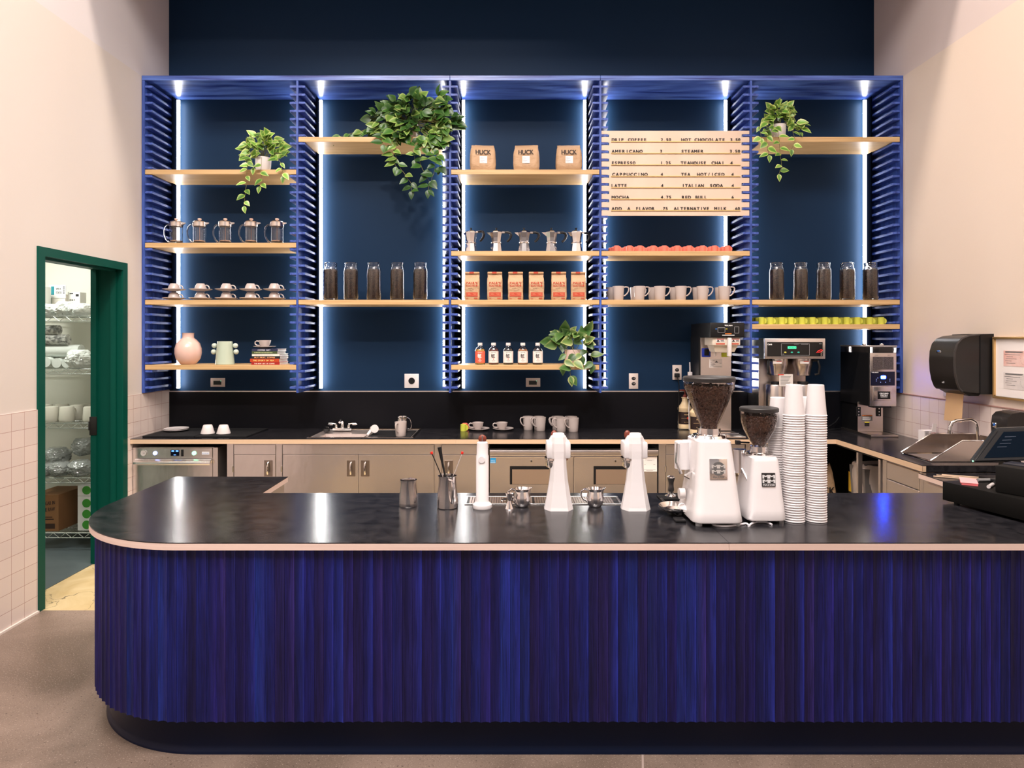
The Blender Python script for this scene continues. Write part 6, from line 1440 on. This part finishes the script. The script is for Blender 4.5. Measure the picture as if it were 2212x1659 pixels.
# paper cup stacks
PC = M('paper_cup', (.70, .665, .67), .6)
cupm = MB().lathe([(.0425, .0045), (.0420, .0002), (.0450, .0), (.0465, .0022), (.0450, .0046), (.0432, .006), (.0330, .1345), (.0322, .1352), (.0312, .1345), (.0306, .130), (0, .130)], 28)
c0 = obj('paper_cup', cupm, PC); tag(c0, 'x', 'paper cup', 'white paper cups'); P = Proto(c0)
step = .01065
def stack(x, y, ytop, nm, D=None):
    if D is None: X, D = bar(x, y); D += .044
    X = PX(x, D); hs = (y if D is None else F*(H-ZBAR)/D + CY)
    hgt = H - (ytop-CY)*D/F - ZBAR; n = max(2, round((hgt-.135)/step)+1)
    for i in range(n):
        lab = ('lowest' if i == 0 else 'topmost' if i == n-1 else '') ; base_ = f'white paper cup in the {nm}'
        P.put((X + math.sin(i*.9)*.0006, D + random.uniform(-.0006, .0006), ZBAR + i*step), random.uniform(0, 6), (f'{lab} ' if lab else '') + base_ if lab else base_, nm)
    return X, D
stack(1714.5, 1130, 829.5, 'tall front stack beside the small grinder')
stack(1762, 1130, 829.5, 'tall front stack closer to the register')
X1, D1_ = PX(1680.5, 2.97), 2.97
stack(1680.5, None, 861, 'stack just behind the small grinder hopper', 2.975)
stack(1702, None, 875, 'shorter stack squeezed behind the two front stacks', 2.945+.02)
stack(1742, None, 857, 'stack peeking out between the two front stacks', 3.0)
# ---------------------------------------------------------------- register corner
AX, AD = ON(2035.8, 1084.8, ZBAR)
ang = math.atan2(2.84-AD, 2.205-AX)          # direction of its side face
t = thing('cash_drawer', 'wide black cash drawer on small feet at the end of the bar', 'cash drawer', (AX, AD, ZBAR), ang)
obj('drawer_body', MB().box(0, .44, 0, .42, .012, .102, .003), M('drawer_black', (.006, .0055, .005), .5, spec=.15), t)
for a, b_ in ((.05, .03), (.40, .03), (.05, .38), (.40, .38)): obj('foot', MB().cyl((a, b_, 0), (a, b_, .014), .012, .012, 12), BLACKP, t)
def dr(u, v, z=0):
    c, s_ = math.cos(ang), math.sin(ang); return (AX + u*c - v*s_, AD + u*s_ + v*c, ZBAR + .102 + z)
ZDR = ZBAR + .102
def ondr(x, y): X, D = ON(x, y, ZDR); return (X, D, ZDR)
p = ondr(2168, 1070)
t = thing('receipt_printer', 'black receipt printer box sitting on the cash drawer', 'printer', (2.188, 2.977, ZBAR+.102), math.atan2(-.087, .051))
obj('printer_body', MB().box(0, .20, 0, .145, 0, .122, .006), M('printer_black', (.008, .0075, .007), .5, spec=.2), t)
obj('printer_lid', MB().box(.004, .196, .06, .142, .119, .128, .004), M('printer_lid', (.018, .02, .03), .3), t)
t = thing('register_screen', 'tilted black touchscreen register seen from behind', 'register screen', dr(.10, .22), 0)
base = Vector(t.location)
obj('stand', MB().box(-.02, .20, -.06, .10, 0, .016, .004).prism([(-.03, .016), (.05, .016), (.06, .10), (.02, .10)], 'x', .05, .13), BLACKP, t)
D0 = 3.00
def sc(x, y, D): v = W(x, y, D) - base; return (v.x, v.y, v.z)
lo, hi = (2.10*0+0, 0), None
a0, a1 = W(2101, 999, 3.16), W(2157, 925, 3.24)
n_ = 7; dv = Vector((.36, -.05, .02))
q0, q1 = a0 - base, a1 - base
th = Vector((.045, .0, -.018))
pts = [q0, q1, q1 + dv, q0 + dv]
back_off = Vector((.012, .05, -.02))
mb = MB().add([*pts, *[p_ - Vector((.0, -.035, .0)) for p_ in pts]], [(0, 1, 2, 3), (7, 6, 5, 4), (0, 4, 5, 1), (1, 5, 6, 2), (2, 6, 7, 3), (3, 7, 4, 0)])
bm_ = bmesh.new(); vv = [bm_.verts.new(v) for v in mb.v]; [bm_.faces.new([vv[i] for i in f]) for f in mb.f]; bmesh.ops.recalc_face_normals(bm_, faces=bm_.faces)
bmesh.ops.bevel(bm_, geom=bm_.edges[:], offset=.008, segments=3, affect='EDGES'); m2 = MB(); m2.bm(bm_, True)
obj('screen_housing', m2, M('screen_black', (.006, .007, .009), .3, spec=.3), t)
g0 = q0.lerp(q1, .12) + dv*.10; g1 = q0.lerp(q1, .88) + dv*.10; g2 = g1 + dv*.8; g3 = g0 + dv*.8
nv = (q1-q0).cross(dv).normalized(); nv = nv if nv.y < 0 else -nv
obj('display_glass', MB().add([v + nv*.0015 for v in (g0, g1, g2, g3)] + [v - nv*.002 for v in (g0, g1, g2, g3)], [(0, 1, 2, 3), (4, 5, 6, 7), (0, 1, 5, 4), (1, 2, 6, 5), (2, 3, 7, 6), (3, 0, 4, 7)]), M('screen_glass_blue', (.001, .002, .004), .3, spec=.04, emit=(.002, .02, .045), es=.25), t)
mb = MB(); uxv = dv.normalized(); uzv = (q1-q0).normalized()
for i in range(4):
    o_ = g0.lerp(g1, .78 - i*.13) + dv*.06 + nv*.003; mb.add([o_, o_ + uxv*(.05-.008*(i % 2)), o_ + uxv*(.05-.008*(i % 2)) + uzv*.005, o_ + uzv*.005], [(0, 1, 2, 3)])
obj('display_text', mb, M('screen_text_blue', (.010, .02, .04), .5, emit=(.05, .10, .22), es=.05), t)
gl = sc(2101.5, 996, 3.12); obj('status_light', MB().sphere(gl, .0035, 10, 8), M('button_green_glow', ()), t)
p = ondr(2093, 1046)
t = thing('sticky_notes', 'coral pink sticky note pad with a curled top sheet on the cash drawer', 'note pad', p, -.5); cm_ = M('note_coral', (.85, .18, .19), .6)
obj('pad', MB().box(-.032, .032, -.032, .032, 0, .010), cm_, t); obj('top_sheet', MB().add([(-.036, -.034, .011), (.034, -.032, .011), (.032, .034, .022), (-.036, .030, .026)], [(0, 1, 2, 3)]).add([(-.036, -.034, .0102), (.034, -.032, .0102), (.032, .034, .0212), (-.036, .030, .0252)], [(0, 1, 2, 3)]), M('note_coral_pale', (.90, .32, .33), .6), t)
for k, (x, y, rz, m, s) in enumerate(((2141, 1052, .75, WHITEP, 'white marker with dark cap lying on the cash drawer'), (2134, 1040.5, .05, M('marker_grey', (.28, .27, .27), .4), 'grey marker lying behind the white one on the cash drawer'))):
    p = ondr(x, y); t = thing('marker_pen', s, 'marker', (p[0], p[1], p[2]+.0085), rz, 'markers on the cash drawer'); obj('barrel', MB().cyl((-.05, 0, 0), (.03, 0, 0), .008, .008, 14), m, t); obj('cap', MB().cyl((.03, 0, 0), (.07, 0, 0), .0085, .007, 14), BLACKP if k == 0 else m, t)
for k, (x, y, rz) in enumerate(((2050, 1034, -.5), (2058, 1032.5, -.55), (2066, 1031.5, -.45))):
    X, D = ON(x, y, ZBAR); D = min(D, 3.75)
    o = obj('paper_straw', MB().cyl((-.10, 0, .004+.004*k), (.10, 0, .004+.004*k), .0035, .0035, 8), M('straw_tan', (.55, .40, .28), .6), None, (max(X, 2.50)+.02, D, ZBAR), rz); tag(o, 'tan wooden stirrer lying on the worktop behind the cash drawer', 'stirrer', 'loose wooden stirrers')
# ================================================================ STOREROOM
RD0, RD1 = 5.15, 5.58
levels = [PZ(690, RD0), PZ(804, RD0), PZ(921, RD0), PZ(1039, RD0), PZ(1158, RD0)]
WIRE = M('chrome_wire', (.70, .74, .72), .2, 1)
t = thing('wire_shelving', 'chrome wire shelving rack inside the storeroom', 'shelving rack', (-3.75, RD0, 0)); xw0, xw1 = -.62, .62
for px_ in (xw0, xw1):
    for yy in (.012, RD1-RD0-.012): obj('post', MB().cyl((px_, yy, 0), (px_, yy, 2.0), .0125, .0125, 10), WIRE, t)
for z_ in levels:
    mb = MB(); zr, zl = z_ + .024, z_ - .014
    for yy in (0, RD1-RD0): mb.cyl((xw0, yy, zr), (xw1, yy, zr), .0035, .0035, 6).cyl((xw0, yy, zl), (xw1, yy, zl), .0035, .0035, 6)
    n = 26; pz = [(xw0 + (xw1-xw0)*i/n, 0, zr if i % 2 else zl) for i in range(n+1)]
    mb.tube(pz, .003, 5)
    for i in range(48): x = xw0 + (xw1-xw0)*(i+.5)/48; mb.cyl((x, 0, zr+.003), (x, RD1-RD0, zr+.003), .0017, .0017, 4, False)
    for yy in (.14, .29): mb.cyl((xw0, yy, zr), (xw1, yy, zr), .003, .003, 5)
    obj('wire_shelf', mb, WIRE, t)
T_ = [z + .029 for z in levels]
def sp_(x, D=5.25): return PX(x, D)
CART = M('carton_white', (.66, .66, .62), .7); TEAL = M('carton_teal', (.01, .16, .19), .6)
def wd(a, b_, D=5.25): return (b_-a)*D/F
t = thing('drink_carton', 'white carton with big black brush lettering at the edge of the storeroom shelf', 'carton', (sp_(92), 5.24, T_[0]))
obj('carton_body', MB().box(-.07, .040, -.05, .05, 0, .235, .004), CART, t)
mb = MB(); text(mb, 'TA', (.004, -.0506, .200), XU, ZU, .032, .024, bold=.001); text(mb, 'CO', (.002, -.0506, .168), XU, ZU, .036, .024, bold=.001); text(mb, 'milk', (.0, -.0506, .125), (1, 0, .35), ZU, .036, .026, bold=.001); obj('lettering', mb, INK, t)
t = thing('teal_carton', 'teal and white drink carton behind the lettered one', 'carton', (sp_(112, 5.4), 5.40, T_[0]))
obj('carton_body', MB().box(-.05, .030, -.05, .05, 0, .10), CART, t); obj('teal_top', MB().box(-.05, .030, -.0506, .0506, .10, .225), TEAL, t)
obj('white_spot', MB().cyl((.002, -.052, .165), (.002, -.0506, .165), .018, .022, 16), CART, t)
t = thing('display_box', 'white display box lettered Vita Coco high on the storeroom shelf', 'carton', (sp_(134, 5.4), 5.38, T_[0]))
obj('carton_body', MB().box(-.055, .06, -.03, .05, .0, .18), M('carton_cream', (.66, .62, .55), .7), t); b_ = obj('printed_flap', MB().box(-.062, .066, -.034, -.030, .150, .255), CART, t)
mb = MB(); text(mb, 'VITA', (-.012, -.0346, .215), XU, ZU, .04, .018, bold=.001); text(mb, 'COCO', (-.012, -.0346, .185), XU, ZU, .045, .018, bold=.001); obj('lettering', mb, INK, b_); mb = MB().box(-.052, -.026, -.0346, -.034, .175, .245); obj('teal_print', mb, TEAL, b_)
mb = MB()
for i in range(4): mb.box(.045, .058, -.0346, -.034, .235-i*.016, .243-i*.016)
obj('fine_print', mb, INK, b_)
t = thing('oat_box', 'white box marked oat beside the Vita Coco box', 'carton', (sp_(160, 5.4), 5.42, T_[0]))
obj('carton_body', MB().box(-.045, .055, -.03, .05, 0, .20), CART, t); mb = MB(); text(mb, 'oat', (-.030, -.0306, .13), XU, ZU, .045, .02, bold=.0008); mb.box(-.03, .0, -.0306, -.03, .185, .192).box(.02, .045, -.0306, -.03, .165, .185); obj('lettering', mb, INK, t)
def lump(nm, label, cat, x0, x1, D, z0, h, mat, seed, grp=None, dep=.09, amp=.25):
    rg = random.Random(seed); w = (x1-x0)*D/F/2; t_ = thing(nm, label, cat, (PX((x0+x1)/2, D), D, z0), 0, grp)
    bm_ = bmesh.new(); bmesh.ops.create_icosphere(bm_, subdivisions=5, radius=1)
    for v in bm_.verts:
        q = v.co*2.3 + Vector((seed*3.1, 0, 0)); k = 1 + amp*(.5*mnoise.noise(q) + .6*(.35-abs(mnoise.noise(q*2.0))) + .16*(.3-abs(mnoise.noise(q*4.5))))
        v.co = Vector((v.co.x*w*k, v.co.y*dep*k, h/2 + max(-1, min(1, v.co.z*1.15*k))*h/2))
    m_ = MB(); m_.bm(bm_, True); obj('bag_body', m_, mat, t_); return t_
FILM = M('white_sleeve', (.60, .64, .60), .35, coat=.5, bump=((22, 22, 22), .35, .008)); FILMC = M('clear_sleeve', (.38, .41, .39), .15, trans=.35, coat=.6, bump=((22, 22, 22), .5, .008))
lump('cup_sleeve', 'crumpled white bag of cups on the top wire shelf, post side', 'bag', 94, 128, 5.24, T_[0], .095, FILM, 1, 'white bags on the top wire shelf').location.y = 5.215
lump('cup_sleeve', 'crumpled white bag of cups in the middle of the top wire shelf', 'bag', 122, 160, 5.22, T_[0], .115, FILM, 2, 'white bags on the top wire shelf')
lump('cup_sleeve', 'crumpled white bag of cups on the top wire shelf, next to the door jamb', 'bag', 152, 197, 5.22, T_[0], .10, FILM, 3, 'white bags on the top wire shelf')
def roll(nm, label, x0, x1, D, zc, r, mat, grp, band=None, along='x', txt=None):
    t_ = thing(nm, label, 'roll', (PX((x0+x1)/2, D), D, zc - r), 0, grp); w = (x1-x0)*D/F/2
    if along == 'x':
        obj('roll_body', MB().cyl((-w, 0, r), (w, 0, r), r, r, 28), mat, t_)
        if band: obj('printed_wrap', MB().cyl((-w*.96, 0, r), (w*.80, 0, r), r+.001, r+.001, 28, False), band, t_)
        if txt: obj('lettering', text(MB(), txt, (w*-.2, -r-.0016, r*.8), XU, ZU, w*.9, r*.5, bold=.0006), WINK, t_)
    else: obj('roll_body', MB().cyl((0, 0, r), (0, .28, r), r, r, 28), mat, t_)
    return t_
WR = M('wrap_dark', (.12, .125, .12), .4, var=((.55, .56, .52), (30, 30, 50), 3, .12))
z1 = T_[1]
roll('paper_roll', 'white paper roll end facing out on the second wire shelf, post side', 78, 118, 5.2, z1+.048, .040, FILM, 'roll ends on the second wire shelf', None, 'y')
roll('paper_roll', 'white paper roll end facing out, second from the post', 104, 126, 5.2, z1+.040, .038, FILM, 'roll ends on the second wire shelf', None, 'y').location = (PX(119, 5.2), 5.215, z1+.002)
roll('paper_roll', 'white paper roll end facing out, third from the post', 124, 146, 5.2, z1+.040, .036, FILM, 'roll ends on the second wire shelf', None, 'y').location = (PX(140, 5.2), 5.215, z1+.002)
roll('paper_roll', 'long white paper roll lying across the smaller roll ends', 84, 176, 5.28, z1+.135, .050, FILM, 'paper rolls')
roll('wrapped_roll', 'roll in dark printed wrap lying on the long white roll', 80, 147, 5.26, z1+.225, .040, WR, 'rolls in dark printed wrap', WR, 'x')
roll('wrapped_roll', 'roll in dark printed wrap, topmost of the rolls', 80, 128, 5.26, z1+.302, .038, WR, 'rolls in dark printed wrap', WR, 'x')
lump('cup_sleeve', 'clear wrapped bundle of cups beside the paper rolls', 'bag', 147, 198, 5.215, z1, .145, FILM, 8)
# mugs on the third level
z2 = T_[2]
MG = M('storeroom_mug', (.55, .54, .46), .2)
mg = obj('store_mug', MB().lathe([(.052, 0), (.054, .003), (.056, .02), (.050, .112), (.046, .118), (.030, .120), (0, .120)], 32).tube([(.052, 0, .098), (.070, 0, .098), (.078, 0, .08), (.076, 0, .045), (.066, 0, .03), (.054, 0, .028)], .005, 8), MG); tag(mg, 'x', 'mug', 'upturned mugs on the third wire shelf'); P = Proto(mg)
for x, D, s in ((111, 5.23, 'front row, post side'), (144.5, 5.23, 'front row, middle'), (196, 5.23, 'front row, beside the door jamb'), (98, 5.40, 'back row, post side'), (134, 5.42, 'back row, second from the post'), (167, 5.36, 'back row, between the front mugs'), (190, 5.45, 'back row, beside the door jamb')):
    P.put((PX(x, D), D, z2), PI*.5 + random.uniform(-.4, .4), 'upturned pale mug on the third wire shelf, ' + s)
z3 = T_[3]
for i, (x0, x1, D, dz, h, s) in enumerate(((88, 118, 5.22, 0, .10, 'bottom row, post side'), (110, 152, 5.22, 0, .11, 'bottom row, middle'), (150, 200, 5.23, 0, .12, 'bottom row, beside the door jamb'), (95, 150, 5.36, .06, .14, 'upper layer'), (160, 200, 5.34, .14, .14, 'round one on top'))):
    lump('lid_sleeve', 'clear plastic bag of lids on the fourth wire shelf, ' + s, 'bag', x0, x1, D, z3+dz, h, FILMC, 20+i, 'clear bags of lids')
z4 = T_[4]
t = thing('brown_carton', 'brown cardboard carton with dark print on the lowest wire shelf', 'carton', (PX(106, 5.2), 5.20, z4), .0)
obj('carton_body', MB().box(-.14, .088, -.02, .30, 0, .285), M('carton_brown', (.20, .095, .035), .7), t)
mb = MB(); text(mb, 'SUGAR IN', (-.04, -.0206, .20), (1, 0, .12), ZU, .10, .03, bold=.001); text(mb, 'THE RAW', (-.04, -.0206, .15), (1, 0, .12), ZU, .10, .03, bold=.001); mb.box(-.05, .06, -.0206, -.02, .02, .06).box(-.05, .05, -.0206, -.02, .09, .098).box(-.05, .04, -.0206, -.02, .108, .114); obj('print', mb, M('print_dark_brown', (.03, .012, .006), .7), t)
for k in range(2):
    t = thing('green_dot_carton', 'white carton with green discs on the lowest wire shelf, ' + ('lower one' if k == 0 else 'upper one'), 'carton', (PX(196, 5.22), 5.22, z4 + k*.272), 0, 'cartons with green discs')
    obj('carton_body', MB().box(-.09, .10, -.02, .18, 0, (.27, .08)[k]), CART, t)
    mb = MB()
    for i in range(3 if k == 0 else 1): mb.cyl((-.02, -.0212, (.045+.085*i) if k == 0 else .045), (-.02, -.02, (.045+.085*i) if k == 0 else .045), .034, .034, 24)
    obj('green_discs', mb, M('disc_green', (.05, .28, .03), .5), t)
